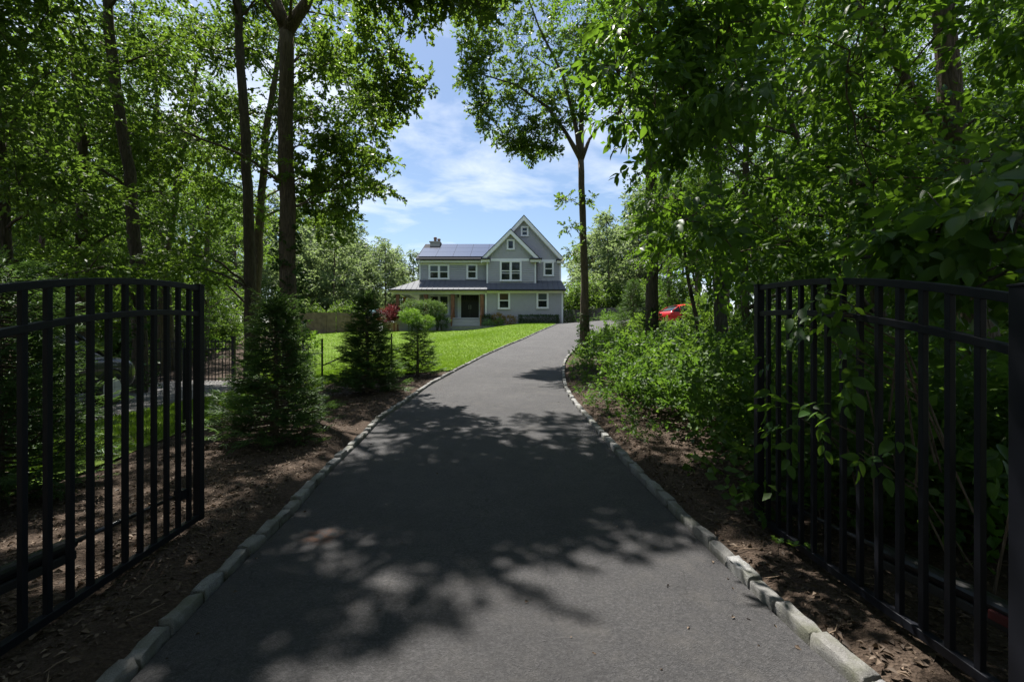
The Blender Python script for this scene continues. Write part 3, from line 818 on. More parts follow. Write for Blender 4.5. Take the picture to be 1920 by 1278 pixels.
# front door: black double door with a row of small lights, white casing
x0, x1 = hx(790, YW), hx(950, YW); zt = hz(830, YW)
mb = MB(); mb.box(x0-.18, YW-.09, ZF, x0, YW-.003, zt+.18); mb.box(x1, YW-.09, ZF, x1+.18, YW-.003, zt+.18); mb.box(x0, YW-.088, zt, x1, YW-.003, zt+.18)
dc = mb.build('door_casing', M['trim'], house)
xm = (x0+x1)/2
for a, b in ((x0, xm-.006), (xm+.006, x1)):
    mb = MB(); mb.box(a, YW-.055, ZF+.02, b, YW-.004, zt)
    for k in range(2): mb.box(a+.12+k*(b-a-.36), YW-.067, ZF+.2, a+.24+k*(b-a-.36), YW-.055, zt-.72)
    mb.box(a+.1, YW-.07, zt-.66, b-.1, YW-.055, zt-.6)
    d = mb.build('front_door', M['door'], house)
    for k in range(3):
        w = (b-a-.24)/3; p = MB(); p.box(a+.12+k*w+.03, YW-.062, zt-.5, a+.12+(k+1)*w-.03, YW-.054, zt-.16); p.build('pane', M['autoglass'], d)
    hd = MB(); hxp = b-.09 if a == x0 else a+.09; hd.bar((hxp, YW-.1, ZF+.95), (hxp, YW-.1, ZF+1.35), .025, .025, (0, 1, 0)); hd.box(hxp-.01, YW-.1, ZF+.97, hxp+.01, YW-.054, ZF+.99); hd.build('handle', M['alloy'], d)
mb = MB(); mb.box(x0-.34, YW-.06, ZF, x0-.2, YW-.003, PE-.15); mb.build('pilaster', M['trim'], house)
mb = MB(); lx = x0-.27; mb.box(lx-.06, YW-.17, zt-.28, lx+.06, YW-.061, zt-.02); mb.box(lx-.09, YW-.2, zt-.02, lx+.09, YW-.061, zt+.02); mb.build('porch_lantern', M['gutter'], house)
# chimney
cx0, cx1 = hx(515, 49.2), hx(600, 49.2); zc1 = hz(352, 49.2)
mb = MB(); mb.box(cx0, 48.9, 10.6, cx1, 49.9, zc1-.12); mb.box(cx0-.08, 48.82, zc1-.12, cx1+.08, 49.98, zc1); 
ch = mb.build('chimney', M['chimney'], house)
for (xx, hh) in ((hx(555, 49.2), .55), (hx(588, 49.2), .38)):
    mb = MB(); mb.lathe([(.17, 0), (.15, hh*.5), (.19, hh*.7), (.19, hh*.85), (.12, hh)], (xx, 49.4, zc1), 14); mb.build('chimney_pot', M['pot'], ch, smooth=True)
# ------------------------------------------------------------------ the gates
def gate(label, xf, loc, sgn):
    t = thing('driveway_gate', label, 'gate', loc)
    Ye = 3.34; Yh = 1.60
    def X(y): return xf(y)
    def ztop(y): return 1.782 - .24*((Ye-y)/1.74)**2
    ys = np.linspace(Yh, Ye-.025, 22)
    mb = MB(); mb.rail([(X(y), y, ztop(y)-.018) for y in ys], .034, .036); mb.build('top_rail', M['black_metal'], t, bevel=.003)
    mb = MB(); mb.rail([(X(y), y, ztop(y)-.205) for y in ys], .034, .034); mb.build('middle_rail', M['black_metal'], t, bevel=.003)
    mb = MB(); mb.rail([(X(Yh), Yh, .094), (X(Ye-.025), Ye-.025, .094)], .038, .042); mb.build('bottom_rail', M['black_metal'], t, bevel=.003)
    for y, w in ((Ye, .052), (Yh, .058)):
        mb = MB(); zt = 1.785 if y == Ye else ztop(Yh)+.03; mb.box(X(y)-w/2, y-w/2, .07, X(y)+w/2, y+w/2, zt)
        s = mb.build('stile', M['black_metal'], t, bevel=.004)
        mb = MB(); mb.box(X(y)-w/2-.003, y-w/2-.003, zt, X(y)+w/2+.003, y+w/2+.003, zt+.01); mb.build('cap', M['black_metal'], s, bevel=.002)
    k = 1
    while Ye - .122*k > Yh+.06:
        y = Ye - .122*k; mb = MB(); mb.box(X(y)-.0128, y-.0128, .113, X(y)+.0128, y+.0128, ztop(y)-.03); mb.build('picket', M['black_metal'], t, bevel=.002); k += 1
    return t
def gxl(y): return -1.927 - .1113*y
def gxr(y): return 1.794 + .0059*y
gate('black arched metal gate leaf standing open beside the mulch bed and conifers', gxl, (gxl(1.6), 1.6, .05), -1)
gate('black arched metal gate leaf standing open against the leafy thicket with vines through its bars', gxr, (gxr(1.6), 1.6, .05), 1)
for xf, s, lab in ((gxl, -1, 'square black post carrying the gate leaf beside the mulch bed'), (gxr, 1, 'square black post carrying the gate leaf beside the thicket')):
    x = xf(1.45) + s*.02; mb = MB(); mb.box(x-.05, 1.40, -.1, x+.05, 1.50, 1.72); mb.box(x-.058, 1.392, 1.72, x+.058, 1.508, 1.74)
    props(mb.build('gate_post', M['black_metal'], bevel=.004), lab, 'post')

def opener(label, a, b, c, red):
    """ram arm: thick tube from a to b, thin rod on to c"""
    t = thing('gate_opener', label, 'gate opener', tuple(a))
    a, b, c = (np.array(q, float) for q in (a, b, c)); d = (c-a)/np.linalg.norm(c-a)
    mb = MB(); mb.tube([a, a+(b-a)*.5, b-d*.03, b], [.036, .036, .036, .03], 14); mb.build('tube', M['black_tube'], t, smooth=False)
    mb = MB(); mb.rail([a-np.array([0,0,.062]), b-np.array([0,0,.062])], .05, .05); mb.build('motor_housing', M['plastic'], t, bevel=.008)
    mb = MB(); mb.tube([b-d*.02, c], .014, 8); mb.build('rod', M['black_tube'], t, smooth=True)
    mb = MB(); mb.box(c[0]-.03, c[1]-.03, c[2]-.035, c[0]+.03, c[1]+.03, c[2]+.035); mb.build('bracket', M['black_metal'], t, bevel=.004)
    if red:
        m = a+(b-a)*.14; mb = MB(); mb.rail([m-np.array([.006,0,.03]), m+d*.11-np.array([.006,0,.03])], .086, .04); mb.build('label_band', M['redplastic'], t, bevel=.004)
opener('black gate opener arm with thin rod behind the leaf by the mulch bed', (-2.36, 1.62, .31), (-2.335, 2.42, .31), (-2.315, 3.18, .31), False)
opener('black gate opener arm with a red band low behind the leaf by the thicket', (2.07, 1.70, .27), (1.95, 2.42, .28), (1.862, 3.0, .28), True)

# ------------------------------------------------------------------ fences
def board_fence(name, label, pts, h, mat, seed, bw=.14):
    r = np.random.default_rng(seed); t = thing(name, label, 'fence', (pts[0][0], pts[0][1], Tz(*pts[0])))
    bo = MB(); ra = MB()
    for (x0, y0), (x1, y1) in zip(pts[:-1], pts[1:]):
        L = math.hypot(x1-x0, y1-y0); n = int(L/bw); ux, uy = (x1-x0)/L, (y1-y0)/L
        for i in range(n):
            x, y = x0+ux*(i+.5)*bw, y0+uy*(i+.5)*bw; z = Tz(x, y); hh = h + r.normal(0, .012); w = bw-.012
            a = np.array([x-ux*w/2, y-uy*w/2]); b = np.array([x+ux*w/2, y+uy*w/2]); nx, ny = -uy*.012, ux*.012
            bo.prism([(a[0]-nx, a[1]-ny), (b[0]-nx, b[1]-ny), (b[0]+nx, b[1]+ny), (a[0]+nx, a[1]+ny)], 'z', z-.15, z+hh)
        for k in range(0, int(L/2.4)+1):
            s = min(k*2.4, L); x, y = x0+ux*s - uy*.07*-1, y0+uy*s + ux*.07
            p = MB(); z = Tz(x, y); p.box(x-.05, y-.05, z-.2, x+.05, y+.05, z+h-.06); p.build('post', mat, t)
        for hh in (.3, h*.5, h-.25):
            ra.rail([(x0+ux*s-uy*-.03, y0+uy*s+ux*.03, Tz(x0+ux*s, y0+uy*s)+hh) for s in np.linspace(0, L, 8)], .035, .08)
    bo.build('boards', mat, t); ra.build('rails', mat, t)
    return t
board_fence('board_fence', 'weathered brown board fence along the far side of the lawn', [(-19.5, 36.5), (-15.8, 41), (-14.3, 49)], 1.85, M['oldfence'], 21)
board_fence('board_fence', 'grey brown board fence across the end of the drive beside the house', [(5.2, 54), (11, 52.5), (17, 51)], 1.75, M['greyfence'], 22)

# low black metal fence across the end of the gravel lane
t = thing('metal_fence', 'low black metal fence with thin pickets at the end of the gravel lane', 'fence', (-9.3, 15.2, Tz(-9.3, 15.2)))
zz = Tz(-11, 15.2)
for x in (-9.3, -11.1, -12.9):
    mb = MB(); mb.box(x-.045, 15.15, zz-.2, x+.045, 15.25, zz+1.5); mb.box(x-.06, 15.135, zz+1.5, x+.06, 15.265, zz+1.54); mb.build('post', M['black_metal'], t)
for h in (.12, 1.12, 1.36):
    mb = MB(); mb.box(-12.9, 15.185, zz+h-.02, -9.3, 15.215, zz+h+.02); mb.build('rail', M['black_metal'], t)
x = -12.78
while x < -9.36:
    mb = MB(); mb.box(x-.01, 15.19, zz+.04, x+.01, 15.21, zz+1.42); mb.build('picket', M['black_metal'], t); x += .115

# wire fence behind the conifers: metal posts and a fine mesh
wp = [(-5.35, 3.6), (-4.75, 6.6), (-4.55, 9.6), G(604, 727), (-3.6, 13.6)]
t = thing('wire_fence', 'thin wire mesh fence on dark posts between the mulch bed and the lawn', 'fence', (wp[0][0], wp[0][1], Tz(*wp[0])))
hh = 1.15
for (x, y) in wp + [G(568, 722)]:
    z = Tz(x, y); mb = MB(); mb.tube([(x, y, z-.1), (x, y, z+hh+.05)], .024, 8); mb.build('post', M['black_metal'], t)
x, y = wp[3]; mb = MB(); mb.tube([(x+.02, y, Tz(x, y)+.55), (x+.95, y+.9, Tz(x, y)+1.05)], .016, 6); mb.build('brace', M['black_metal'], t)
V, E = [], []
for (x0, y0), (x1, y1) in zip(wp[:-1], wp[1:]):
    L = math.hypot(x1-x0, y1-y0)
    for hgt in np.arange(.05, hh+.01, .1): V.append(((x0, y0, Tz(x0, y0)+hgt), (x1, y1, Tz(x1, y1)+hgt)))
    for s in np.arange(0, L, .1):
        x, y = x0+(x1-x0)*s/L, y0+(y1-y0)*s/L; V.append(((x, y, Tz(x, y)), (x, y, Tz(x, y)+hh)))
mb = MB()
for a, b in V: mb.bar(a, b, .0022, .0022, (0, 1, 0) if abs(a[2]-b[2]) > .5 else (0, 0, 1))
mb.build('mesh', M['wire'], t)

# ------------------------------------------------------------------ cars (nose along +Y, built at the origin)
def car(label, prof, paintm, wheel_r, wb, track, lamps=True):
    """prof: stations (y, z_low, z_belt, half width, z_roof or None, half width of roof)"""
    root = thing('parked_car', label, 'car')
    body = MB(); n = len(prof); rows = []
    for (y, zl, zb, w, zr, wr) in prof:
        sec = [(0, zl), (w*.78, zl), (w*.95, zl+.1), (w, zl+.28), (w*.985, zb-.16), (w*.94, zb-.03), (w*.8, zb+.012), (w*.4, zb+.03), (0, zb+.035)]
        rows.append([(x, y, z) for x, z in sec] + [(-x, y, z) for x, z in sec[-2:0:-1]])
    m = len(rows[0]); body.add([p for r in rows for p in r], [(m*i+k, m*i+(k+1) % m, m*i+m+(k+1) % m, m*i+m+k) for i in range(n-1) for k in range(m)] + [tuple(range(m)), tuple(m*(n-1)+k for k in range(m-1, -1, -1))])
    bo = body.build('body', paintm, root, smooth=True, sub=2)
    cab = [p for p in prof if p[4]]; gl = MB(); rf = MB(); rows = []
    for (y, zl, zb, w, zr, wr) in cab:
        sec = [(w*.93, zb-.05), (w*.9, zb+.03), ((w*.9+wr)/2+.02, (zb+zr)/2), (wr+.02, zr-.06), (wr*.8, zr), (0, zr+.025)]
        rows.append([(x, y, z) for x, z in sec] + [(-x, y, z) for x, z in sec[-2::-1]])
    m = len(rows[0]); n = len(rows)
    gl.add([p for r in rows for p in r], [(m*i+k, m*i+k+1, m*i+m+k+1, m*i+m+k) for i in range(n-1) for k in range(m-1)])
    gl.build('windows', M['autoglass'], root, smooth=True, sub=2)
    mid = [q for q in rows[1:-1]]
    for i in range(len(mid)-1):
        rf.add([(p[0]*1.012, p[1], p[2]+.012) for p in mid[i][3:-3]] + [(p[0]*1.012, p[1], p[2]+.012) for p in mid[i+1][3:-3]],
               [(k, k+1, k+len(mid[i][3:-3])+1, k+len(mid[i][3:-3])) for k in range(len(mid[i][3:-3])-1)])
    rf.build('roof', paintm, root, smooth=True)
    for s in (-1, 1):                                       # pillars
        for i in (0, 1, 2, len(rows)-2):
            mb = MB(); a, b = rows[i], rows[min(i+1, len(rows)-1)]; k = (1, 2, 3)
            src = a if i in (1, 2) else None
            if src is not None: pts = [(s*p[0]*1.01, p[1], p[2]) for p in (a[1], a[2], a[3])]
            elif i == 0: pts = [(s*a[1][0]*1.0, a[1][1], a[1][2]), (s*b[3][0]*1.02, b[3][1], b[3][2]+.01)]
            else: pts = [(s*b[1][0]*1.0, b[1][1], b[1][2]), (s*a[3][0]*1.02, a[3][1], a[3][2]+.01)]
            mb.rail(pts, .05, .07); mb.build('pillar', paintm, root, smooth=True)
    yf = wb/2; yr = -wb/2
    for y in (yf, yr):
        for s in (-1, 1):
            xo = s*track/2
            mb = MB(); q = .11; R = wheel_r
            mb.lathe([(R*.62, -q*s), (R*.93, -q*s), (R, -q*.7*s), (R, q*.7*s), (R*.93, q*s), (R*.66, q*s), (R*.62, q*.7*s)], (xo, y, R), 28, 'x'); w = mb.build('wheel', M['rubber'], root, smooth=True)
            mb = MB(); mb.lathe([(R*.67, .105*s), (R*.67, .07*s), (R*.6, .05*s)], (xo, y, R), 28, 'x')
            for k in range(10):
                an = 2*math.pi*k/10; mb.bar((xo+.085*s, y+math.cos(an)*.04, R+math.sin(an)*.04), (xo+.1*s, y+math.cos(an)*R*.65, R+math.sin(an)*R*.65), .035, .03, (1, 0, 0))
            mb.lathe([(.06, .06*s), (.06, .1*s), (.03, .115*s)], (xo, y, R), 12, 'x'); mb.build('rim', M['alloy'], w)
            mb = MB(); arch = [(xo+s*.045, y+math.cos(a)*R*1.16, R+math.sin(a)*R*1.16) for a in np.linspace(-.15, math.pi+.15, 16)]; mb.rail(arch, .14, .05); mb.build('wheel_arch', M['plastic'], root, smooth=True)
    f = prof[-1]; b = prof[0]
    for s in (-1, 1):
        mb = MB(); mb.prism([(s*f[3]*.5, f[2]-.2), (s*f[3]*.96, f[2]-.16), (s*f[3]*.98, f[2]-.05), (s*f[3]*.55, f[2]-.09)], 'y', prof[-2][0]-.05, f[0]+.012); mb.build('headlight', M['lamp_clear'], root, bevel=.01)
        mb = MB(); mb.prism([(s*b[3]*.55, b[2]-.2), (s*b[3]*1.0, b[2]-.22), (s*b[3]*1.0, b[2]-.05), (s*b[3]*.6, b[2]-.08)], 'y', b[0]-.012, prof[1][0]-.02); mb.build('tail_light', M['lamp_red'], root, bevel=.01)
        c0 = cab[-2]; mb = MB(); mb.box(s*c0[3]*1.0, c0[0]-.3, c0[2]+.02, s*(c0[3]+.17), c0[0]-.2, c0[2]+.16); mb.build('wing_mirror', paintm, root, bevel=.03)
    mb = MB(); mb.box(-f[3]*.8, f[0]-.05, f[1]+.1, f[3]*.8, f[0]+.02, f[1]+.32); mb.build('grille', M['plastic'], root, bevel=.02)
    return root
suvp = [(-2.3, .45, .95, .78, None, 0), (-2.2, .32, 1.02, .90, None, 0), (-2.1, .3, 1.03, .92, 1.08, .86), (-1.75, .3, 1.04, .94, 1.66, .68), (-.9, .28, 1.03, .945, 1.73, .69), (0, .28, 1.02, .945, 1.74, .69), (.55, .28, 1.01, .94, 1.68, .66), (1.25, .28, 1.02, .93, 1.06, .8), (1.5, .28, 1.01, .93, None, 0), (1.95, .28, .96, .9, None, 0), (2.15, .32, .88, .82, None, 0), (2.24, .42, .74, .66, None, 0)]
suv = car('dark grey parked suv on the gravel lane behind the gate bars', suvp, M['darkpaint'], .355, 2.72, 1.62)
suv.location = (-9.1, 8.0, Tz(-9, 8.5)+.03); suv.rotation_euler = (0, 0, math.radians(3))
redp = [(-2.25, .5, .78, .72, None, 0), (-2.15, .34, .95, .86, None, 0), (-2.02, .28, .97, .89, 1.02, .8), (-1.5, .26, .96, .905, 1.36, .62), (-.8, .24, .94, .91, 1.45, .63), (-.1, .24, .92, .91, 1.46, .62), (.45, .24, .9, .9, 1.38, .6), (1.2, .24, .9, .89, .94, .76), (1.4, .24, .88, .88, None, 0), (1.9, .26, .8, .85, None, 0), (2.12, .3, .7, .76, None, 0), (2.22, .38, .6, .6, None, 0)]
red = car('red parked hatchback glimpsed between the trunks beyond the thicket', redp, M['redpaint'], .33, 2.6, 1.56)
red.location = (12.15, 30.6, Tz(12.1, 30.6)+.03); red.rotation_euler = (0, 0, math.radians(-76))

# ------------------------------------------------------------------ yard things near the house
t = thing('patio_umbrella', 'teal patio umbrella behind the purple red maple', 'umbrella', (*P(704, 590, 50)[:2], 2.4))
x, y = P(704, 590, 50)[:2]; zt = P(704, 577, 50)[2]; mb = MB(); n = 8
ring = [(x+1.05*math.cos(2*math.pi*k/n), y+1.05*math.sin(2*math.pi*k/n), zt-.62) for k in range(n)]
mid = [(x+.55*math.cos(2*math.pi*k/n), y+.55*math.sin(2*math.pi*k/n), zt-.22) for k in range(n)]
mb.add([(x, y, zt)] + mid + ring + [(q[0], q[1], q[2]-.14) for q in ring], [(0, 1+k, 1+(k+1) % n) for k in range(n)] + [(1+k, 9+k, 9+(k+1) % n, 1+(k+1) % n) for k in range(n)] + [(9+k, 17+k, 17+(k+1) % n, 9+(k+1) % n) for k in range(n)])
mb.build('canopy', M['teal'], t)
mb = MB(); mb.tube([(x, y, 2.2), (x, y, zt+.06)], .025, 8); mb.build('pole', M['trim'], t)
mb = MB(); mb.lathe([(.03, 0), (.045, .05), (.02, .1), (.005, .13)], (x, y, zt+.05), 10); mb.build('finial', M['trim'], t)
x, y = P(703, 600, 52)[:2]; mb = MB(); mb.tube([(x, y, 2.0), (x, y, P(703, 552, 52)[2])], .07, 8); props(mb.build('garden_pole', M['string']), 'pale wooden pole rising behind the teal patio umbrella', 'pole')
# wooden planter box under the red maple
x, y = P(733, 612, 41.2)[:2]; z = Tz(x, y)
t = thing('wooden_planter', 'small wooden planter crate under the purple red maple', 'planter', (x, y, z))
for k in range(8):
    a = -.62+k*.155; mb = MB(); mb.box(x+a, y-.32, z-.05, x+a+.14, y-.29, z+.78+.02*(k % 2)); mb.build('board', M['string'] if k % 3 else M['cedar'], t)
mb = MB(); mb.box(x-.62, y-.28, z-.05, x+.62, y-.25, z+.7); mb.box(x-.62, y+.25, z-.05, x+.62, y+.3, z+.7); mb.box(x-.62, y-.25, z-.05, x-.58, y+.25, z+.7); mb.box(x+.58, y-.25, z-.05, x+.62, y+.25, z+.7); mb.build('box', M['cedar'], t)
mb = MB(); mb.box(x-.66, y-.36, z+.81, x+.66, y-.24, z+.86); mb.build('rim', M['string'], t)
# ------------------------------------------------------------------ trees and plants
GAP = [(742,40),(800,52),(845,60),(872,100),(862,180),(900,255),(960,292),(1010,300),(1060,285),(1130,235),(1170,250),(1185,310),(1160,340),(1140,365),(1120,385),(1085,440),(1050,480),(985,400),(900,455),(780,470),(770,475),(745,440),(690,430),(688,400),(735,345),(715,300),(750,255),(770,200),(825,175),(815,150),(775,110),(750,75)]
def inpoly(x, y, poly):
    c = False; n = len(poly)
    for i in range(n):
        (x0, y0), (x1, y1) = poly[i], poly[i-1]
        if (y0 > y) != (y1 > y) and x < (x1-x0)*(y-y0)/(y1-y0)+x0: c = not c
    return c
def to_px(p): return CX + p[0]/p[1]*F, CY - (p[2]-CZ)/p[1]*F
def hits_gap(p, rad, poly=GAP):
    if p[1] < .6: return False
    x, y = to_px(p); r = rad/p[1]*F
    return any(inpoly(x+r*k*math.cos(a), y+r*k*math.sin(a), poly) for k in (0, .6, 1) for a in np.linspace(0, 2*math.pi, 10, False))
SX, SY = math.sin(SUN_AZ)/math.tan(SUN_EL), math.cos(SUN_AZ)/math.tan(SUN_EL)
HANG_T = [np.array(q) for q in ((.75,4.2,3.9),(1.0,4.2,3.4),(1.4,4.4,4.1),(.75,4.1,3.2),(1.6,4.6,3.5),(1.2,4.3,3.0),(1.0,4.3,4.3))]
SUNV = np.array([SX, SY, 1.0]); SUNV /= np.linalg.norm(SUNV)
def shades_hang(p, R):
    for q in HANG_T:
        d = p-q; k = d @ SUNV
        if k > .8 and np.linalg.norm(d-k*SUNV) < R*1.1: return True
    return False
LIT = [tuple(G(*p)) for p in [(660,1277),(720,1230),(820,1200),(1000,1165),(1060,1080),(1080,1010),(1240,1010),(1340,1050),(1440,1120),(1573,1277)]] + [(1.6, .2), (-1.2, .2)]
SPOTS = [G(560, 1085), G(752, 1100), G(890, 800), G(640, 890), G(800, 840), G(960, 790), G(1000, 700)]
def shades_lit(p, r, rad=0):
    x, y = p[0]-SX*p[2], p[1]-SY*p[2]
    if any(math.hypot(x-a, y-b) < rad*.75 for a, b in SPOTS) and r.random() < .92: return True
    for k in range(8):
        a = 2*math.pi*k/8
        if inpoly(x+rad*.8*math.cos(a), y+rad*.8*math.sin(a), LIT): return True
    if 2.2 < y < 9.5 and -4.6 < x < -1.7: return r.random() < .8
    if 4.6 < y < 13 and -1.7 < x < 3: return r.random() < .62
    if 15.5 < y < 41 and -12 < x < 4 + max(0, (y-20)*.3): return r.random() < .93
    return False
def fill(n, xr_, yr_, zr_, rad, cond, seed, gap=True, lit=True, mind=.75):
    r = np.random.default_rng(seed); out = []; tries = 0
    while len(out) < n and tries < n*80:
        tries += 1
        p = np.array([r.uniform(*xr_), r.uniform(*yr_), r.uniform(*zr_)]); R = r.uniform(*rad)
        if cond and not cond(p, R): continue
        if gap and hits_gap(p, R): continue
        if lit and (shades_lit(p, r, R) or (shades_hang(p, R) and r.random() < .9)): continue
        if any(np.linalg.norm(p-q[0]) < mind*(R+q[1])*.8 for q in out): continue
        out.append((p, R))
    return out

def tp(*pts):
    """trunk path from (px, py, Y, radius) points"""
    return [(*P(a, b, Y), r) for a, b, Y, r in pts]
def ground_start(path, flare=1.35):
    x, y, _, r = path[0]; z = Tz(x, y); q = path[0]
    return [(x, y, z-.15, r*flare), (x, y, z+.25, r*1.08)] + [p for p in path if p[2] > z+.5]

T1 = ground_start(tp((546,655,11.4,.21),(540,500,11.4,.195),(536,300,11.4,.18),(537,60,11.4,.165)))
T1a = [T1[-1], (*P(510,-20,11.3), .11), (*P(470,-160,11.2), .08), (*P(440,-330,11), .04)]
T1b = [T1[-1], (*P(572,10,11.3), .13), (*P(600,-70,11), .1), (*P(640,-220,10.5), .05)]
T2 = ground_start(tp((470,640,13,.17),(468,450,13,.145),(460,250,13,.13),(452,130,13,.115),(445,0,13,.1),(440,-160,13,.06)))
T3 = ground_start(tp((478,640,15.5,.15),(487,420,15.5,.13),(498,250,15.5,.11),(520,120,15.5,.08),(545,-40,15,.05)))
T4 = ground_start(tp((262,640,12,.17),(255,480,12,.15),(242,320,12,.135),(222,200,12,.12),(205,60,12,.12),(195,-100,12,.07)))
T5 = ground_start(tp((148,640,14,.17),(152,480,14,.15),(156,300,14,.13),(150,200,14,.11),(130,60,14,.07)))
T6 = ground_start(tp((300,640,18,.15),(312,480,18,.13),(335,320,18,.11),(352,230,18,.08),(370,120,18,.05)))
T7 = ground_start(tp((4,640,10,.16),(6,480,10,.14),(0,300,10,.12),(-20,100,10,.08)))
left_trunks = [T1, T2, T3, T4, T5, T6, T7]
L = 'oak with leaf'
def hides_trunk(p, R, trunks):
    x, y = to_px(p); r = R/p[1]*F
    for t in trunks:
        q = [to_px(a) for a in t[1:]]; ys_ = [b for _, b in q][::-1]; xs_ = [a for a, _ in q][::-1]
        yt = np.clip(y, 0, 640); tx = np.interp(yt, ys_, xs_)
        if -60 < y < 620 and p[1] < t[2][1]+.2 and abs(x-tx) < r*.85+8: return True
    return False
bands = fill(240, (-15, -.6), (5.6, 17.5), (2.9, 13.5), (.5, .9), lambda p, R: (p[1] > 8.2 or p[2] > 7) and not hides_trunk(p, R, (T1, T2, T4)) and to_px(p)[0] < (760 if to_px(p)[1] > 30 else 1150) and to_px(p)[0] > -420 and not (to_px(p)[1] > 420 and to_px(p)[0] > 380) and not (to_px(p)[1] > 330 and p[1] < 10.5 and to_px(p)[0] > 240), 31, mind=.52)
# boughs that draw the edge of the sky
edge = [(P(x, y, Y), r) for x, y, Y, r in [(700,60,11,.55),(650,40,11.5,.6),(725,95,10.8,.45),(735,140,10.6,.5),(790,165,10.2,.26),(755,185,10.6,.3),(690,180,11,.6),(620,120,11.5,.65),(705,235,11,.45),(650,265,11.5,.6),(690,310,11.5,.5),(715,350,11.3,.28),(640,350,12,.6),(600,300,12,.6),(660,395,12,.4),(610,400,12.5,.5),(590,220,12,.6),(580,60,12,.6),(765,10,9.6,.45),(815,-5,9,.36),(870,-10,8.6,.36),(900,12,8.4,.26),(720,10,10.5,.6),(690,-40,10,.7),(780,-40,9.2,.6),(850,-50,8.6,.55),(930,-45,8.2,.45)]]
assign = {i: [] for i in range(7)}
for p, R in bands:
    d = [min(math.hypot(p[0]-q[0], p[1]-q[1]) + (6 if p[2] < t[1][2]+1.5 else 0) for q in t[2:]) for t in left_trunks]
    assign[int(np.argmin(d))].append((p, R))
assign[0] += [(p, R, int(105*R*R)+12) for p, R in edge]
assign[0] += fill(52, (-5.2, .6), (5.8, 10), (7.8, 12.5), (.5, .85), lambda p, R: to_px(p)[1]+R/p[1]*F < -25, 45, mind=.7)
for p, R in fill(14, (-10, -6), (8.5, 16), (10.5, 15), (.7, 1.1), lambda p, R: to_px(p)[1] < -30, 44): assign[3 if p[0] < -8 else 1].append((p, R))
llabel = ['tall straight oak with forked trunk and ivy rising behind the largest conifer', 'slender oak trunk just outside the gate bars, paired with a thinner trunk', 'thin leaning trunk close against the slender oak by the gate', 'dark curving oak trunk seen above the middle of the arched gate top', 'dark straight trunk above the gate bars, beside the curving oak', 'thin slanting trunk deep in the wood between the curving and slender oaks', 'shadowed trunk at the very edge of the wood beyond the gate hinge']
for i, t in enumerate(left_trunks):
    if not assign[i]: assign[i] = [(np.array(t[-1][:3]), .7)]
    o = tree('oak_tree', llabel[i], 'tree', t, assign[i], 'oak' if i in (0, 1) else 'wood', M and ('oak' if i < 4 else 'wood'), 'bark' if i in (0, 2) else 'bark_dark', per=50 if i else 46, seed=50+i, extra=[T1a, T1b] if i == 0 else None)
    if i == 0: ivy(o, t, .5, 4.3, 420, .22, 5)
    if i == 3: ivy(o, t, .1, 3.2, 240, .2, 6)

# the slim tree beside the drive bend
R1 = ground_start(tp((1097,640,18.6,.2),(1096,540,18.6,.15),(1093,420,18.6,.135),(1089,300,18.6,.12)))
r1b = R1[-1]
R1x = [[r1b, (*P(1062,250,18.4), .075), (*P(1025,200,18), .055), (*P(970,160,17.5), .035), (*P(905,140,17), .02)],
       [r1b, (*P(1078,230,18.6), .085), (*P(1055,140,18.4), .06), (*P(1010,50,18), .035), (*P(970,-60,18), .02)],
       [r1b, (*P(1091,200,18.6), .09), (*P(1097,80,18.6), .06), (*P(1110,-60,18.4), .035)],
       [r1b, (*P(1105,262,18.8), .06), (*P(1125,235,19), .045), (*P(1165,205,19.3), .02)]]
c1 = [(P(q[0], q[1], q[2]), *q[3:]) for q in [(905,30,17.5,.8),(890,75,17.3,.6),(920,110,17.4,.75),(888,150,17,.5),(945,60,17.8,1),(900,200,17,.5),(935,185,17.3,.65),(930,240,17.3,.5),(970,150,17.8,.9),(985,100,18,1),(975,225,17.8,.55),(985,275,17.8,.42),(1010,255,18,.5),(1020,200,18.2,.6),(1020,150,18.4,.8),(1030,90,18.5,.9),(1040,235,18.3,.4),(1060,180,18.5,.6),(1075,120,18.6,.7),(1060,60,18.6,.9),(1000,40,18.2,1),(1090,50,18.8,.8),(1110,140,18.8,.5),(1005,-30,18,1),(940,-40,17.6,1),(1070,-30,18.6,1),(1130,-10,18.8,.9),(1080,215,18.6,.35),(1030,275,18.2,.3),(880,120,17,.35),(960,262,17.6,.35),
     (1065,375,18.4,.26,16),(1108,375,18.6,.26,14),(1068,425,18.4,.34,24),(1075,470,18.5,.3,18)]]
o = tree('oak_tree', 'slim tall oak with clear trunk and spreading crown beside the drive bend', 'tree', R1, c1, 'oak', 'oak', 'bark', per=62, seed=70, extra=R1x)
ivy(o, R1, .8, 2.5, 200, .19, 8)

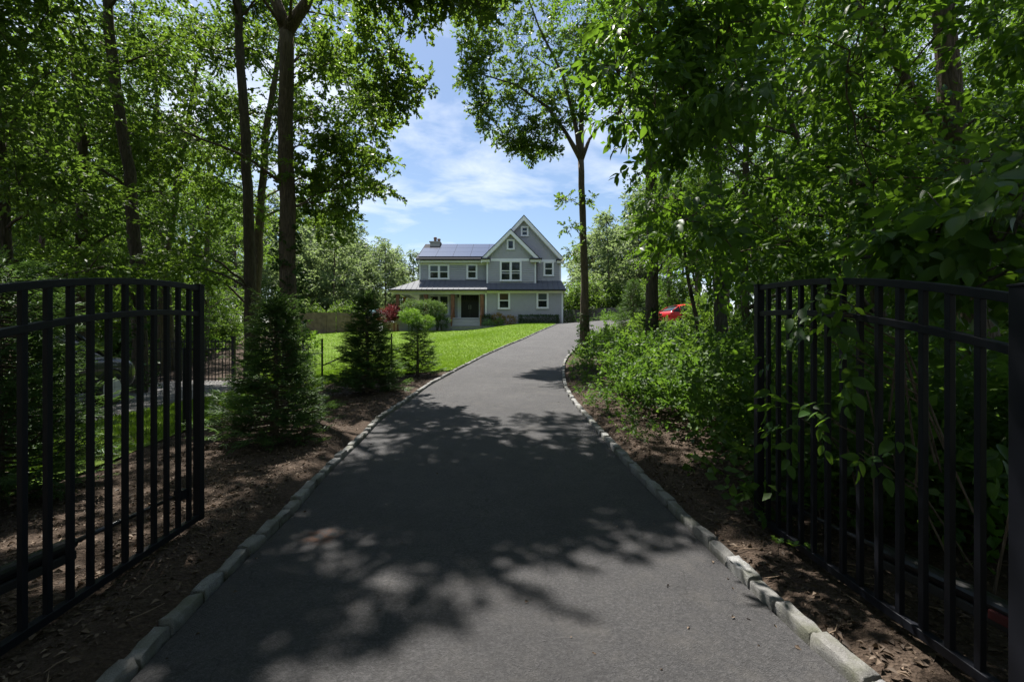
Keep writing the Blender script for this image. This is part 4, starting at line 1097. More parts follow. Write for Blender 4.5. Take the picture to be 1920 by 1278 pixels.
# trees of the right-hand thicket
R2 = ground_start(tp((1222,660,15,.2),(1223,480,15,.185),(1221,300,15,.18),(1212,220,14.8,.17),(1178,110,14.4,.15),(1155,20,14,.13),(1130,-90,13.6,.08)))
R3 = ground_start(tp((1352,690,11.5,.16),(1350,520,11.5,.145),(1345,400,11.5,.15),(1338,260,11.5,.13),(1330,100,11.5,.1),(1325,-60,11.5,.06)))
R4 = ground_start(tp((1404,680,13,.13),(1398,580,13,.11),(1394,430,13,.1),(1400,260,13,.08),(1410,80,13,.05)))
R5 = ground_start(tp((1308,700,11,.055),(1306,600,11,.05),(1290,520,11,.04),(1280,440,11,.03)), 1.1)
R6 = ground_start(tp((1835,640,6,.2),(1815,520,6,.17),(1800,400,6,.155),(1788,300,6,.145),(1778,150,6,.13),(1768,0,6,.11),(1755,-160,6,.08)))
R7 = [(*P(1790,345,6.05), .07), (*P(1752,240,6.1), .055), (*P(1715,175,6.1), .055), (*P(1680,120,6.1), .05), (*P(1640,50,6.1), .045), (*P(1590,-10,6.1), .035)]
R8 = ground_start(tp((1660,640,7.5,.09),(1632,480,7.5,.075),(1630,410,7.5,.07),(1610,345,7.5,.06),(1560,315,7.5,.05),(1500,270,7.5,.04),(1470,200,7.5,.03)), 1.2)
right_trunks = [R2, R3, R4, R5, R6, R8]
def rc(p, R):
    x, y = to_px(p); r = R/p[1]*F
    if x - r*.7 < np.interp(y, [-400, 0, 180, 240, 330, 420, 520], [900, 1085, 1090, 1150, 1165, 1190, 1225]): return False
    if y + r*.6 > np.interp(x, [1150, 1250, 1330, 1430, 1600, 1920], [440, 530, 560, 570, 560, 540]): return False
    return x < 2400
mid = fill(300, (1.2, 15), (6.5, 17), (2.2, 12.5), (.55, .95), rc, 41, mind=.58)
high = fill(85, (2.0, 15), (9, 21), (11.3, 18), (.8, 1.3), lambda p, R: True, 43)
nearc = fill(60, (.5, 6.5), (3.6, 6.4), (2.3, 6.6), (.38, .62), rc, 42)
hang = [(P(x+38, y, Y), r*.85) for x, y, Y, r in [(1130,60,4.3,.22),(1110,120,4.1,.16),(1150,170,4.2,.26),(1120,215,4.1,.13),(1190,60,4.4,.3),(1200,130,4.4,.3),(1190,195,4.4,.26),(1240,90,4.6,.34),(1250,180,4.6,.34),(1165,15,4.3,.26),(1230,10,4.5,.34),(1290,40,4.8,.36),(1300,140,4.8,.38),(1290,230,4.9,.36),(1225,245,5,.26)]]
ra = {i: [] for i in range(6)}
for p, R in mid:
    d = [min(math.hypot(p[0]-q[0], p[1]-q[1]) + abs(p[2]-q[2])*.15 for q in t[2:]) for t in right_trunks]; ra[int(np.argmin(d))].append((p, R, 56))
for p, R in high:
    d = [math.hypot(p[0]-t[-1][0], p[1]-t[-1][1]) for t in right_trunks[:3]]; ra[int(np.argmin(d))].append((p, R, 60))
ra[4] += [(p, R, 42) for p, R in nearc] + [(p, R, int(260*R*R)+8) for p, R in hang]
rl = ['dark rough trunk standing in the thicket just before the red car', 'pale grey trunk with a thin vine rising beside the red car nose', 'slim dark trunk next to the far end of the vine-covered gate', 'thin sapling in the thicket between the two thicker trunks', 'large beech whose trunk rises behind the vine-covered gate leaf', 'small crooked tree with bent limbs behind the vine-covered gate']
for i, t in enumerate(right_trunks):
    if not ra[i]: ra[i] = [(np.array(t[-1][:3]), .5, 50)]
    nm = 'beech_tree' if i in (4, 5) else ('sapling' if i == 3 else 'broadleaf_tree')
    root = None
    if i == 4:                                             # near crown has finely shaped leaves, far crown simpler ones
        near_c = [c for c in ra[4] if c[0][1] < 6.4]; far_c = [c for c in ra[4] if c[0][1] >= 6.4]
        root = tree(nm, rl[i], 'tree', t, near_c, 'beech', 'beech', 'bark', seed=84, extra=[R7], droop=-.3)
        if far_c:
            r_ = np.random.default_rng(5); PP, DD = zip(*[clump_sprays(c[0], c[1], 58, r_) for c in far_c])
            V, Fc = scatter(KIT['beech_mid'], np.concatenate(PP), np.concatenate(DD), r_); mesh_np('crown', V, [Fc], M['beech'], root)
    else:
        o = tree(nm, rl[i], 'tree', t, ra[i], 'beech_mid', 'beech', ['bark_dark', 'bark_grey', 'bark_dark', 'bark_dark', 'bark', 'bark_dark'][i], seed=80+i)
        if i == 1:
            v = [np.array(q[:3])+np.array([-.17, -.12, 0]) for q in t]; mb = MB(); mb.tube([v[0], v[1]+[.02, 0, .4], v[2]+[-.05, 0, 0], v[3]+[.06, 0, 0], v[4]], .02, 6); mb.build('vine', M['bark_grey'], o, smooth=True)
        if i == 0: ivy(o, t, 1.0, 2.6, 120, .2, 12)
# low beech bough in front of the wood, over the gate
yb = [(*P(2050,700,2.6), .05), (*P(2000,480,2.6), .04), (*P(1930,330,2.6), .03)]
yb = [(yb[0][0], yb[0][1], Tz(*yb[0][:2])-.1, .055)] + yb
yc = [(P(x, y, Y), r, m) for x, y, Y, r, m in [(1880,345,2.3,.17,16),(1830,400,2.4,.2,22),(1760,430,2.5,.2,22),(1700,450,2.6,.16,16),(1660,480,2.7,.13,10),(1800,480,2.4,.2,20),(1870,440,2.2,.2,20),(1900,500,2.2,.18,16),(1740,500,2.5,.16,14),(1860,290,2.4,.15,12),(1920,400,2,.18,16),(1850,530,2.2,.14,10)]]
tree('young_beech', 'young beech with long drooping leaves leaning over the arched top of the gate', 'tree', yb, yc, 'big', 'beech', 'bark_grey', seed=91, droop=-.35)

# ---- woodland behind: a few kinds, copied
def proto(name, seed, h, w, kitn, mat, barkm, nc, per, low=.3, r0=.17):
    r = np.random.default_rng(seed); lean = r.normal(0, .35, 2)
    path = [(0, 0, -.3, r0*1.4), (0, 0, .3, r0*1.1)] + [(lean[0]*t, lean[1]*t, h*t, r0*(1-.75*t)) for t in (.25, .5, .75, .93)]
    cl = []; k = 0
    while len(cl) < nc and k < 4000:
        k += 1; t = r.uniform(low, 1); prof = math.sin(math.pi*min(1, (t-low)/(1-low)*.85+.13))**.7
        a = r.uniform(0, 2*math.pi); q = w*prof*math.sqrt(r.uniform(.08, 1)); p = np.array([lean[0]*t+q*math.cos(a), lean[1]*t+q*math.sin(a), h*t]); R = r.uniform(.75, 1.25)*w*.3
        if all(np.linalg.norm(p-c[0]) > .75*(R+c[1])*.7 for c in cl): cl.append((p, R))
    return tree(name, 'x', 'tree', path, cl, kitn, mat, barkm, per=per, seed=seed)
woods = [proto('woodland_tree', 101, 15, 3.0, 'wood', 'wood', 'bark_dark', 30, 48, .16), proto('woodland_tree', 102, 17, 3.4, 'wood', 'wood', 'bark', 32, 48, .3), proto('woodland_tree', 103, 13, 2.8, 'wood', 'wood', 'bark_dark', 28, 48, .1)]
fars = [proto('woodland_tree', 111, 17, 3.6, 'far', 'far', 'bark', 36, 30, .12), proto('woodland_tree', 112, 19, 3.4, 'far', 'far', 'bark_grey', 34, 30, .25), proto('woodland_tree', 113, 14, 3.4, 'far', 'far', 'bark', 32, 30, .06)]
shr = [proto('woodland_shrub', 121, 3.0, 1.5, 'wood', 'under', 'bark_dark', 16, 26, .1, .04), proto('woodland_shrub', 122, 2.2, 1.3, 'wood', 'wood', 'bark_dark', 14, 26, .1, .03)]
PH = {o.name: h for o, h in zip(woods+fars+shr, (15, 17, 13, 17, 19, 14, 3, 2.2))}
used = set(); placed = []
def plant(protos, x, y, r, label, group, smin=.85, smax=1.15, gap=True, cat='tree'):
    o = protos[int(r.integers(0, len(protos)))]; s = r.uniform(smin, smax); h = PH[o.name]*s; z = Tz(x, y)
    if gap and y > 2:
        for f_, w_ in ((1, .08), (.92, .14), (.8, .2), (.6, .24), (.4, .24), (.25, .2)):
            for sg in (-1, 0, 1):
                qx, qy = to_px((x+sg*w_*h, y, z+f_*h))
                if inpoly(qx, qy, GAP) or (780 < qx < 1054 and 455 < qy < 610 and y < 56): return False
    rz = r.uniform(0, 6.28)
    if o.name not in used:
        used.add(o.name); o.location = (x, y, z); o.rotation_euler = (0, 0, rz); o.scale = (s, s, s); o['label'] = label; o['category'] = cat
        if group: o['group'] = group
    else:
        c = copy_tree(o, (x, y, z), rz, (s, s), label, group); c['category'] = cat
    placed.append((x, y)); return True
def spread(n, region, protos, label, group, seed, mind=2.6, **kw):
    r = np.random.default_rng(seed); k = 0; got = 0
    while got < n and k < n*60:
        k += 1; x, y = region(r)
        if any(math.hypot(x-a, y-b) < mind for a, b in placed): continue
        if plant(protos, x, y, r, label, group, **kw): got += 1
def reg_px(px0, px1, y0, y1, ok=None):
    def f(r):
        while True:
            y = math.sqrt(r.uniform(y0*y0, y1*y1)); x = (r.uniform(px0, px1)-CX)/F*y
            if ok is None or ok(x, y): return x, y
    return f
def left_ok(x, y): return x < -12.2 and (x < -20.5 or y < 15 or (y > 16.5 and x < np.interp(y, [16, 30, 36, 60], [-13, -18.5, -21, -18])))
spread(38, reg_px(-260, 560, 15.8, 44, left_ok), woods, 'leafy woodland tree beyond the gravel lane and metal fence', 'woodland trees beyond the gravel lane', 201, 2.4)
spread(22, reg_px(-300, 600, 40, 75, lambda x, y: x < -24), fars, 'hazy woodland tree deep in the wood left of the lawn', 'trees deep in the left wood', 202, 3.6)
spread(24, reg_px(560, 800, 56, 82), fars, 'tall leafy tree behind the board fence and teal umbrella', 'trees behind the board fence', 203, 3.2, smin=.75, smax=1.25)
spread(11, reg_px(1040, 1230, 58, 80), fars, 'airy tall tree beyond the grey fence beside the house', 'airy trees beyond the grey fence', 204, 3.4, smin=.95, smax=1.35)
spread(24, reg_px(1240, 2200, 14, 40, lambda x, y: (x > 16 or y > 37) and not (27 < y < 36.5 and x < 25)), woods, 'leafy woodland tree far inside the thicket behind the beech', 'woodland trees behind the beech', 205, 2.9)
spread(16, reg_px(1225, 1520, 37.5, 52), woods, 'leafy woodland tree right behind the red car', 'woodland trees right behind the red car', 216, 2.2)
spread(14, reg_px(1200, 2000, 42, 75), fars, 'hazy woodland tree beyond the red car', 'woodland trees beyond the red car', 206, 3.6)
spread(12, lambda r: (r.uniform(-16, 16), r.uniform(-22, -5)), woods, 'woodland tree behind the gates, outside the photo', 'woodland trees across the street', 207, 3.2, gap=False)
spread(4, lambda r: (r.uniform(-12, -8), r.uniform(-3, 4)), woods, 'woodland tree at the side of the gravel lane', 'woodland trees by the lane start', 208, 2.6, gap=False)
spread(16, lambda r: (r.choice([-1, 1])*r.uniform(2.8, 11), r.uniform(-8, -1.2)), woods, 'unseen woodland tree right behind the gates, added to block sky light', 'unseen woodland trees added behind the gates', 209, 1.9, gap=False, smin=.8, smax=1.0)  # out of view, added close by to cut the sky light on drive and gates
tree('unseen_shade_oak', 'wide unseen oak added behind the gates, its crown blocking sky light', 'tree', [(-5.5, -4.5, -.3, .35), (-5.5, -4.5, 4, .3), (-5, -4.3, 8, .24), (-4.6, -4, 12, .14)], fill(60, (-7, 7), (-9, -.4), (5.5, 12), (.8, 1.25), None, 46, gap=False, lit=False, mind=.7), 'wood', 'wood', 'bark', per=60, seed=95)  # unseen oak, added so its crown blocks sky light over the entrance
# woodland shrubs that close the view near the ground
spread(34, reg_px(-220, 560, 16.2, 34, left_ok), shr, 'bushy shrub on the wood floor beyond the metal fence', 'shrubs beyond the metal fence', 211, 1.3, cat='shrub', smin=.8, smax=1.5)
spread(14, reg_px(540, 700, 47, 56, lambda x, y: x < -16), shr[1:], 'tall bushy shrub behind the weathered board fence', 'shrubs behind the board fence', 212, 1.3, cat='shrub', smin=.9, smax=1.4, gap=False)
spread(26, reg_px(1500, 2300, 7.5, 22), shr, 'bushy shrub in the shade behind the beech trunk', 'shrubs behind the beech trunk', 213, 1.2, cat='shrub', smin=.8, smax=1.4)
spread(10, reg_px(1060, 1230, 47, 57, lambda x, y: x > 6 and y > 54.5), shr[1:], 'bushy shrub behind the grey board fence', 'shrubs behind the grey fence', 214, 1.3, cat='shrub', smin=1.2, smax=2.2, gap=False)
spread(20, reg_px(1230, 1900, 37, 50), shr, 'bushy shrub beyond the gravel parking', 'shrubs beyond the parking', 215, 1.5, cat='shrub', smin=1, smax=1.8)

# ---- young conifers of the mulch bed
def frond(n, length, seed):
    r = np.random.default_rng(seed); LV, LF = leaf_simple(.085, .017, .1, .15); Vs = []; Fs = []
    for i in range(n):
        t = i/n; side = 1 if i % 2 else -1
        R = euler(r.normal(0, .22), r.normal(0, .3), -side*r.uniform(.35, .8)*(1-.6*t)); s = (1.15-.6*t)*r.uniform(.7, 1.15)
        Fs.append(LF[0]+len(Vs)*4); Vs.append(LV*s @ R.T + np.array([r.normal(0, .006), t*length, -.1*length*t*t+r.normal(0, .008)]))
    return np.concatenate(Vs), np.concatenate(Fs)
KIT['frond'] = [frond(18, .24, s) for s in (1, 2, 3, 4)]
def conifer(label, x, y, h, w, n, seed, power=.85, base=.05, lush=1.0, mat='conifer', upturn=.25):
    r = np.random.default_rng(seed); z0 = Tz(x, y); t = thing('young_conifer', label, 'conifer', (x, y, z0))
    mb = MB(); rr = random.Random(seed)
    mb.tube([(x, y, z0-.1), (x, y, z0+.1), (x+.01, y, z0+h*.5), (x, y, z0+h*.97)], [.055, .045, .025, .006], 8, True, .06, rr)
    PP, DD = [], []; nb = n
    for k in range(nb):
        f_ = base + (1-base)*((k+r.random())/nb)**.9; a = k*2.4 + r.normal(0, .3)
        L = w*(1-f_)**power*r.uniform(.62, 1.18) + .05; zb = z0+h*f_
        d = np.array([math.cos(a), math.sin(a), 0]); tip = np.array([x, y, zb]) + d*L + np.array([0, 0, L*(upturn-.12+r.normal(0, .1))])
        bend = np.array([x, y, zb]) + d*L*.5 + np.array([0, 0, -.04*L])
        mb.tube([(x, y, zb), bend, tip], [.012*(1-f_)+.004, .007, .002], 4, False)
        m = max(3, int(L*13*lush))
        for q in range(m):
            u = r.uniform(.18, 1)**.75; c = (1-u)**2*np.array([x, y, zb]) + 2*u*(1-u)*bend + u*u*tip + r.normal(0, .03, 3)
            PP.append(c); b = r.choice([-1, 1])*r.uniform(.2, .9); DD.append(np.array([math.cos(a+b), math.sin(a+b), r.normal(.12+upturn*.5, .22)]))
    for q in range(10): PP.append(np.array([x, y, z0+h*r.uniform(.86, .99)])); DD.append(np.array([r.normal(0, .4), r.normal(0, .4), 1]))
    mb.build('trunk', M['bark'], t, smooth=True)
    V, Fc = scatter(KIT['frond'], np.array(PP), np.array(DD), r, .65, 1.15, .35); mesh_np('foliage', V, [Fc], M[mat], t)
    return t
x, y = G(505, 832); conifer('largest loose young conifer with feathery tips on the mulch bed', x, y+.15, 1.8, .78, 240, 301, 1.2, .03, 1.1)
x, y = G(680, 742); conifer('dense dark pyramid conifer in the middle of the mulch bed', x, y+.3, 2.1, .74, 270, 302, 1.0, .03, 1.5)
x, y = G(780, 706); conifer('smallest open conifer with a visible stem nearest the lawn kerb', x, y+.2, 1.42, .64, 110, 303, .8, .06, 1.3)
conifer('bushy dark conifer standing close behind the gate bars', -4.35, 3.85, 2.0, .66, 240, 304, .45, .02, 1.1)
conifer('dark conifer hidden further behind the gate bars near the suv', -6.1, 5.5, 1.6, .45, 150, 305, .6, .02, 1.0)
conifer('dark conifer overlapping the edge of the picture behind the gate hinge', -4.2, 2.35, 1.9, .85, 220, 306, .5, .02, 1.1)
x, y = P(1187, 615, 24)[:2]; conifer('green evergreen tree at the thicket edge before the far end of the drive', x, y, 3.1, 1.15, 220, 307, .7, .02, 1.0, 'box')

# ---- garden shrubs by the house
def shrub(name, label, cat, c, rad, n, kitn, mat, seed, stem=True, flat=False, smin=.7, smax=1.1, group=None):
    r = np.random.default_rng(seed); x, y, z = c; t = thing(name, label, cat, (x, y, Tz(x, y)), group)
    q = r.normal(0, 1, (n, 3)); q /= np.linalg.norm(q, axis=1, keepdims=True); q *= r.uniform(.6, 1.0, (n, 1)) + .09*np.sin(q[:, :1]*7+seed)*np.cos(q[:, 1:2]*6)
    if flat: q = r.uniform(-1, 1, (n, 3)); k = r.choice(3, n, p=[.08, .6, .32]); q[np.arange(n), k] = np.sign(q[np.arange(n), k])*r.uniform(.85, 1, n)
    Ps = np.array([x, y, z]) + q*np.array(rad); D = q + r.normal(0, .35, (n, 3)) + np.array([0, 0, .25])
    keep = Ps[:, 2] > T(Ps[:, 0], Ps[:, 1])-.05
    V, Fc = scatter(KIT[kitn], Ps[keep], D[keep], r, smin, smax); mesh_np('foliage', V, [Fc], M[mat], t)
    mb = MB(); zg = Tz(x, y)
    for k in range(5):
        a = r.uniform(0, 6.28); mb.tube([(x+.05*math.cos(a), y+.05*math.sin(a), zg-.1), (x+rad[0]*.35*math.cos(a), y+rad[1]*.35*math.sin(a), z), (x+rad[0]*.75*math.cos(a), y+rad[1]*.75*math.sin(a), z+rad[2]*.5)], [.03, .02, .008], 5, False)
    mb.build('stem', M['bark_dark'], t); return t
def at(px, py, Y): return tuple(P(px, py, Y))
shrub('red_maple', 'purple red laceleaf maple with two mounded tiers beside the porch', 'tree', at(722, 592, 41.3), (1.0, .9, .62), 800, 'small', 'red', 401)
shrub('red_maple', 'taller purple red laceleaf maple just behind the wooden planter', 'tree', at(737, 585, 42.2), (.75, .7, .62), 600, 'small', 'red', 402)
for i, (a, b, w) in enumerate(((773, 579, 1.0), (802, 578, 1.1), (820, 583, .8))):
    shrub('rhododendron', ['pale green rhododendron nearest the red maples', 'largest pale green rhododendron before the porch window', 'pale green rhododendron next to the porch steps'][i], 'shrub', at(a, b, 41.8-.25*i), (w, .7, .75), 800, 'small', 'rhodo', 410+i)
shrub('round_shrub', 'bright green round clipped shrub seen just above the smallest conifer', 'shrub', at(769, 592, 38.5), (.85, .8, .55), 750, 'small', 'lime', 421)
shrub('round_shrub', 'yellow green low shrub between the round shrub and porch steps', 'shrub', at(800, 604, 39.5), (.62, .6, .5), 450, 'small', 'lime', 422)
shrub('boxwood', 'dark clipped boxwood left of the porch steps', 'shrub', at(829, 603, 41.2), (.62, .5, .5), 300, 'small', 'box', 423)
shrub('boxwood', 'dark clipped boxwood right of the porch steps', 'shrub', at(914, 600, 42.9), (.6, .38, .45), 300, 'small', 'box', 424)
shrub('hosta', 'pale variegated hosta right beside the porch steps', 'plant', at(915, 607, 41.9), (.42, .35, .24), 110, 'small', 'hosta', 425)
shrub('hosta', 'green clump of strappy leaves between the hosta and gold shrubs', 'plant', at(936, 604, 42), (.4, .35, .3), 120, 'small', 'lime', 426)
shrub('gold_shrub', 'orange tipped gold shrub behind the strappy green clump', 'shrub', at(933, 596, 42.7), (.6, .35, .38), 160, 'small', 'gold', 427)
shrub('gold_shrub', 'golden shrub next to the clipped hedge', 'shrub', at(955, 601, 42.3), (.62, .4, .4), 190, 'small', 'gold', 428)
hx0 = P(1010, 599, 42.7); shrub('clipped_hedge', 'long dark clipped hedge along the grey wall', 'hedge', (hx0[0], hx0[1], 2.93+.38), (1.85, .34, .42), 2600, 'small', 'box', 429, flat=True, smin=.45, smax=.75)
shrub('round_shrub', 'lime green mound at the far edge of the drive by the grey fence', 'shrub', at(1146, 599, 46), (1.0, .8, .6), 360, 'small', 'lime', 430)
shrub('round_shrub', 'dull green shrub between the house corner and the slim oak', 'shrub', at(1066, 595, 46), (.6, .6, .8), 240, 'small', 'under', 431)
shrub('lime_shrub', 'pale lime shrub behind the wire fence posts by the lawn', 'shrub', at(572, 652, 15), (.45, .4, .5), 160, 'small', 'lime', 432)

for i, (a, b, Y_, rx, rz_) in enumerate(((1322, 598, 21, .75, .75), (1290, 650, 15, .8, .35), (1352, 625, 16, .8, .7), (1405, 620, 20, .7, .5), (1215, 625, 20, .7, .6), (1420, 640, 13, .7, .8), (1312, 575, 24, .35, .45))):
    shrub('thicket_shrub', ['leafy thicket shrub covering the middle of the red car', 'low leafy shrub at the foot of the dark rough trunk', 'leafy shrub at the foot of the pale grey trunk', 'leafy shrub under the red car nose by the gate end', 'small shrub behind the dark rough trunk beside the evergreen', 'tall shrub right beside the far stile of the vine-covered gate', 'thin leafy shoot standing up before the red car roof'][i], 'shrub', at(a, b, Y_), (rx, rx, rz_), int(420*rx), 'beech_mid' if i % 2 else 'wood', 'under' if i % 2 else 'wood', 440+i)

# ---- undergrowth, litter, weeds and grass (what nobody could count)
def noise2(x, y): return .5 + .25*np.sin(1.7*x+.9*y)+.15*np.sin(3.9*y-2.1*x+1)+.1*np.sin(7.1*x+5*y)
def stuff(o): return props(o, kind='stuff')
r = np.random.default_rng(501)
def carpet(name, label, n, xs, ys, dens, height, kitn, mat, smin=.7, smax=1.2, up=.5, seed=1, weight=None):
    r = np.random.default_rng(seed); X = r.uniform(*xs, n*4); Y = r.uniform(*ys, n*4) if weight is None else ys[0]+(ys[1]-ys[0])*r.random(n*4)**weight
    keep = r.random(n*4) < dens(X, Y); X, Y = X[keep][:n], Y[keep][:n]
    h = height(X, Y); z = T(X, Y)+h*r.uniform(.02, 1, len(X))**.6
    D = np.stack([r.normal(0, .7, len(X)), r.normal(-.1, .7, len(X)), r.normal(up, .4, len(X))], 1)
    V, Fc = scatter(KIT[kitn], np.stack([X, Y, z], 1), D, r, smin, smax); o = mesh_np(name, V, [Fc], M[mat]); props(o, label); return stuff(o)
def rdist(X, Y): return X - xr(Y)
carpet('undergrowth', 'tangled leafy undergrowth on the bank beside the drive', 8600, (1.0, 12), (3.0, 26), lambda X, Y: ss(.55, .9, rdist(X, Y)+.5*noise2(X*1.3, Y*1.3)-.25)*np.where(Y > 26, 0, 1)*(.35+.65*(X < 9)), lambda X, Y: np.minimum((.45+1.05*noise2(X, Y))*ss(.35, 1.05, rdist(X, Y))+.06, np.interp(Y, [9, 13, 19], [1.6, 1.1, .6])), 'under', 'under', seed=502, weight=1.75)
carpet('undergrowth', 'dense leafy edge of the bank plants facing the kerb', 4200, (1.6, 7), (3.4, 10.5), lambda X, Y: ss(.75, 1.05, rdist(X, Y)+.4*noise2(X*1.3, Y*1.3)-.2), lambda X, Y: (.4+.75*noise2(X, Y))*ss(.5, 1.2, rdist(X, Y))+.08, 'under', 'under', .75, 1.2, seed=508)
carpet('undergrowth', 'darker broad leaved plants mixed into the bank beside the drive', 3600, (1.0, 12), (3.0, 26), lambda X, Y: ss(.6, .95, rdist(X, Y)+.5*noise2(X*1.3, Y*1.3)-.25)*(noise2(X*2.3+3, Y*2.1) > .5)*np.where(Y > 26, 0, 1), lambda X, Y: np.minimum((.35+.95*noise2(X+2, Y))*ss(.35, 1.1, rdist(X, Y))+.06, np.interp(Y, [9, 13, 19], [1.6, 1.1, .6])), 'beech_mid', 'wood', .8, 1.25, seed=507, weight=1.7)
carpet('undergrowth', 'shaded leafy undergrowth behind the vine-covered gate', 2600, (2.3, 8), (.4, 5.5), lambda X, Y: ss(.3, .9, X-2.1)*.9, lambda X, Y: (.2+.9*noise2(X*1.4, Y))*ss(2.2, 3.2, X)+.05, 'beech_mid', 'beech', .7, 1.1, seed=503)
carpet('undergrowth', 'low ground plants under the trees beyond the gravel lane', 5000, (-45, -11.8), (13, 46), lambda X, Y: np.where(X < np.interp(Y, [13, 16, 30, 36, 46], [-13.2, -13.4, -16.5, -19.5, -17.5]), 1, 0), lambda X, Y: .2+.6*noise2(X, Y), 'wood', 'wood', .8, 1.5, seed=504)
carpet('undergrowth', 'low ground plants in the deep shade beyond the beech', 4200, (8, 40), (5, 46), lambda X, Y: np.where((Y > 27) & (Y < 36.5) & (X < 24), 0, 1), lambda X, Y: .2+.7*noise2(X, Y), 'wood', 'under', .8, 1.5, seed=505)
carpet('weeds', 'thin grass and weeds along the kerb of the bank', 1100, (.8, 3.6), (5.5, 20), lambda X, Y: ((rdist(X, Y) > .22) & (rdist(X, Y) < .95))*noise2(X*2, Y*2), lambda X, Y: .05+.1*noise2(X, Y), 'small', 'under', .35, .7, .8, seed=506)
# grass blades
def blades(name, label, n, region, h, seed, mat='grass'):
    r = np.random.default_rng(seed); X, Y = region(r, n); z = T(X, Y)+.03; a = r.uniform(0, 6.28, len(X)); hh = h*r.uniform(.5, 1.3, len(X)); w = .006+.0005*Y
    dx, dy = np.cos(a)*w, np.sin(a)*w; lx, ly = r.normal(0, .4, len(X))*hh, r.normal(0, .4, len(X))*hh
    V = np.stack([np.stack([X-dx, Y-dy, z], 1), np.stack([X+dx, Y+dy, z], 1), np.stack([X+lx, Y+ly, z+hh], 1)], 1).reshape(-1, 3)
    o = mesh_np(name, V, [np.arange(len(X)*3).reshape(-1, 3)], M[mat]); props(o, label); return stuff(o)
def lawn_region(r, n):
    Y = 12.3+(42-12.3)*r.random(n)**1.4; a = np.array([lawn_a(y) for y in np.linspace(12, 43, 200)]); b = np.array([lawn_right(y) for y in np.linspace(12, 43, 200)]); g = np.linspace(12, 43, 200)
    return np.interp(Y, g, a)+(np.interp(Y, g, b)-np.interp(Y, g, a))*r.random(n), Y
blades('grass', 'mown lawn grass between the kerb and the house', 150000, lawn_region, .05, 511)
blades('grass', 'grass verge beside the gravel lane', 26000, lambda r, n: (r.uniform(-6.8, -4.6, n), r.uniform(3.8, 14, n)), .06, 512)
# litter: dead leaves, chips and twigs on the soil
def litter(name, label, n, region, seed, smin=.16, smax=.6):
    r = np.random.default_rng(seed); X, Y = region(r, n); z = T(X, Y)+(bumps(X, Y)+.024 if name == 'leaf_litter' else .017)
    LV, LF = leaf_simple(.085, .05, .5, .3); a = r.uniform(0, 6.28, len(X)); s = r.uniform(smin, smax, len(X))*r.choice([1, .6, .45], len(X))
    D = np.stack([np.cos(a), np.sin(a), r.normal(.05, .25, len(X))], 1)
    V, Fc = scatter([(LV, LF[0])], np.stack([X, Y, z], 1), D, r, smin, smax, .45); o = mesh_np(name, V, [Fc], M['litter']); props(o, label); return stuff(o)
def left_bed(r, n):
    Y = .8+12*r.random(n)**1.5; b = xl(Y)-.17; return b-(np.abs(r.normal(0, 1.2, n))+.02)*1.1-.3*r.random(n), Y
def right_bed(r, n):
    Y = .8+14*r.random(n)**1.5; b = xr(Y)+.17; return b+np.abs(r.normal(0, 1, n)), Y
litter('leaf_litter', 'brown leaf litter and chips on the mulch bed', 12000, left_bed, 521)
litter('leaf_litter', 'brown leaf litter on the soil strip by the thicket', 7500, right_bed, 522)
def twigs(name, label, n, region, seed):
    r = np.random.default_rng(seed); X, Y = region(r, n); mb = MB()
    for x, y in zip(X, Y):
        z = Tz(x, y)+float(bumps(x, y))+.028; a = r.uniform(0, 6.28); L = r.uniform(.02, .1); d = np.array([math.cos(a), math.sin(a), r.normal(0, .05)]); p = np.array([x, y, z])
        mb.tube([p-d*L, p+r.normal(0, .012, 3)*[1, 1, .3], p+d*L], [.002, .0035, .0015], 4, False)
    o = mb.build(name, M['twig']); props(o, label); return stuff(o)
twigs('twigs', 'dry twigs scattered on the mulch bed', 320, left_bed, 523)
twigs('twigs', 'dry twigs scattered on the soil strip by the thicket', 150, right_bed, 524)

def drive_region(r, n):
    Y = 1.4+16*r.random(n)**1.3; u = r.beta(.35, .35, n); return xl(Y)+.06+(xr(Y)-xl(Y)-.12)*u, Y
o = litter('fallen_leaves', 'few dry leaf scraps blown along the edges of the asphalt', 170, drive_region, 525, .14, .4); 

# seedlings and the vines on the gate
for i, (a, b) in enumerate(((1459, 1050), (1487, 1056), (1521, 1062), (1358, 940))):
    x, y = G(a, b); z = Tz(x, y)+.03; rr = np.random.default_rng(530+i); t = thing('seedling', ['leafmost small maple seedling nearest the kerb blocks', 'middle small maple seedling of the row of three', 'small maple seedling of the row nearest the gate rail', 'small seedling on bare soil beside the far end of the gate'][i].replace('leafmost small', 'small'), 'seedling', (x, y, z))
    mb = MB(); mb.tube([(x, y, z-.03), (x, y, z+.07)], .0025, 5); mb.build('stem', M['bark'], t)
    D = np.array([(math.cos(q), math.sin(q), .75) for q in (0.3, 1.9, 3.4, 5.0)]); LV, LF = leaf_lobed(.06, .055)
    V, Fc = scatter([(LV, LF[0])], np.tile([x, y, z+.07], (4, 1)), D, rr, .8, 1.1, .2); mesh_np('leaf', V, [Fc], M['lime'], t)
vp = [(1545,548,2.42),(1560,575,2.38),(1560,610,2.36),(1595,650,2.3),(1600,672,2.28),(1612,690,2.26),(1440,705,3.2),(1452,690,3.15),(1470,750,3.0),(1448,800,3.15),(1530,770,2.6),(1555,790,2.45),(1610,845,2.3),(1590,850,2.32),(1505,610,2.7),(1890,830,1.85),(1535,570,2.4),(1575,590,2.4),(1490,780,2.8)]
x0 = 1.93; t = thing('climbing_vine', 'leafy vine weaving through the bars of the gate by the thicket', 'vine', (x0, 2.6, Tz(x0, 2.6)))
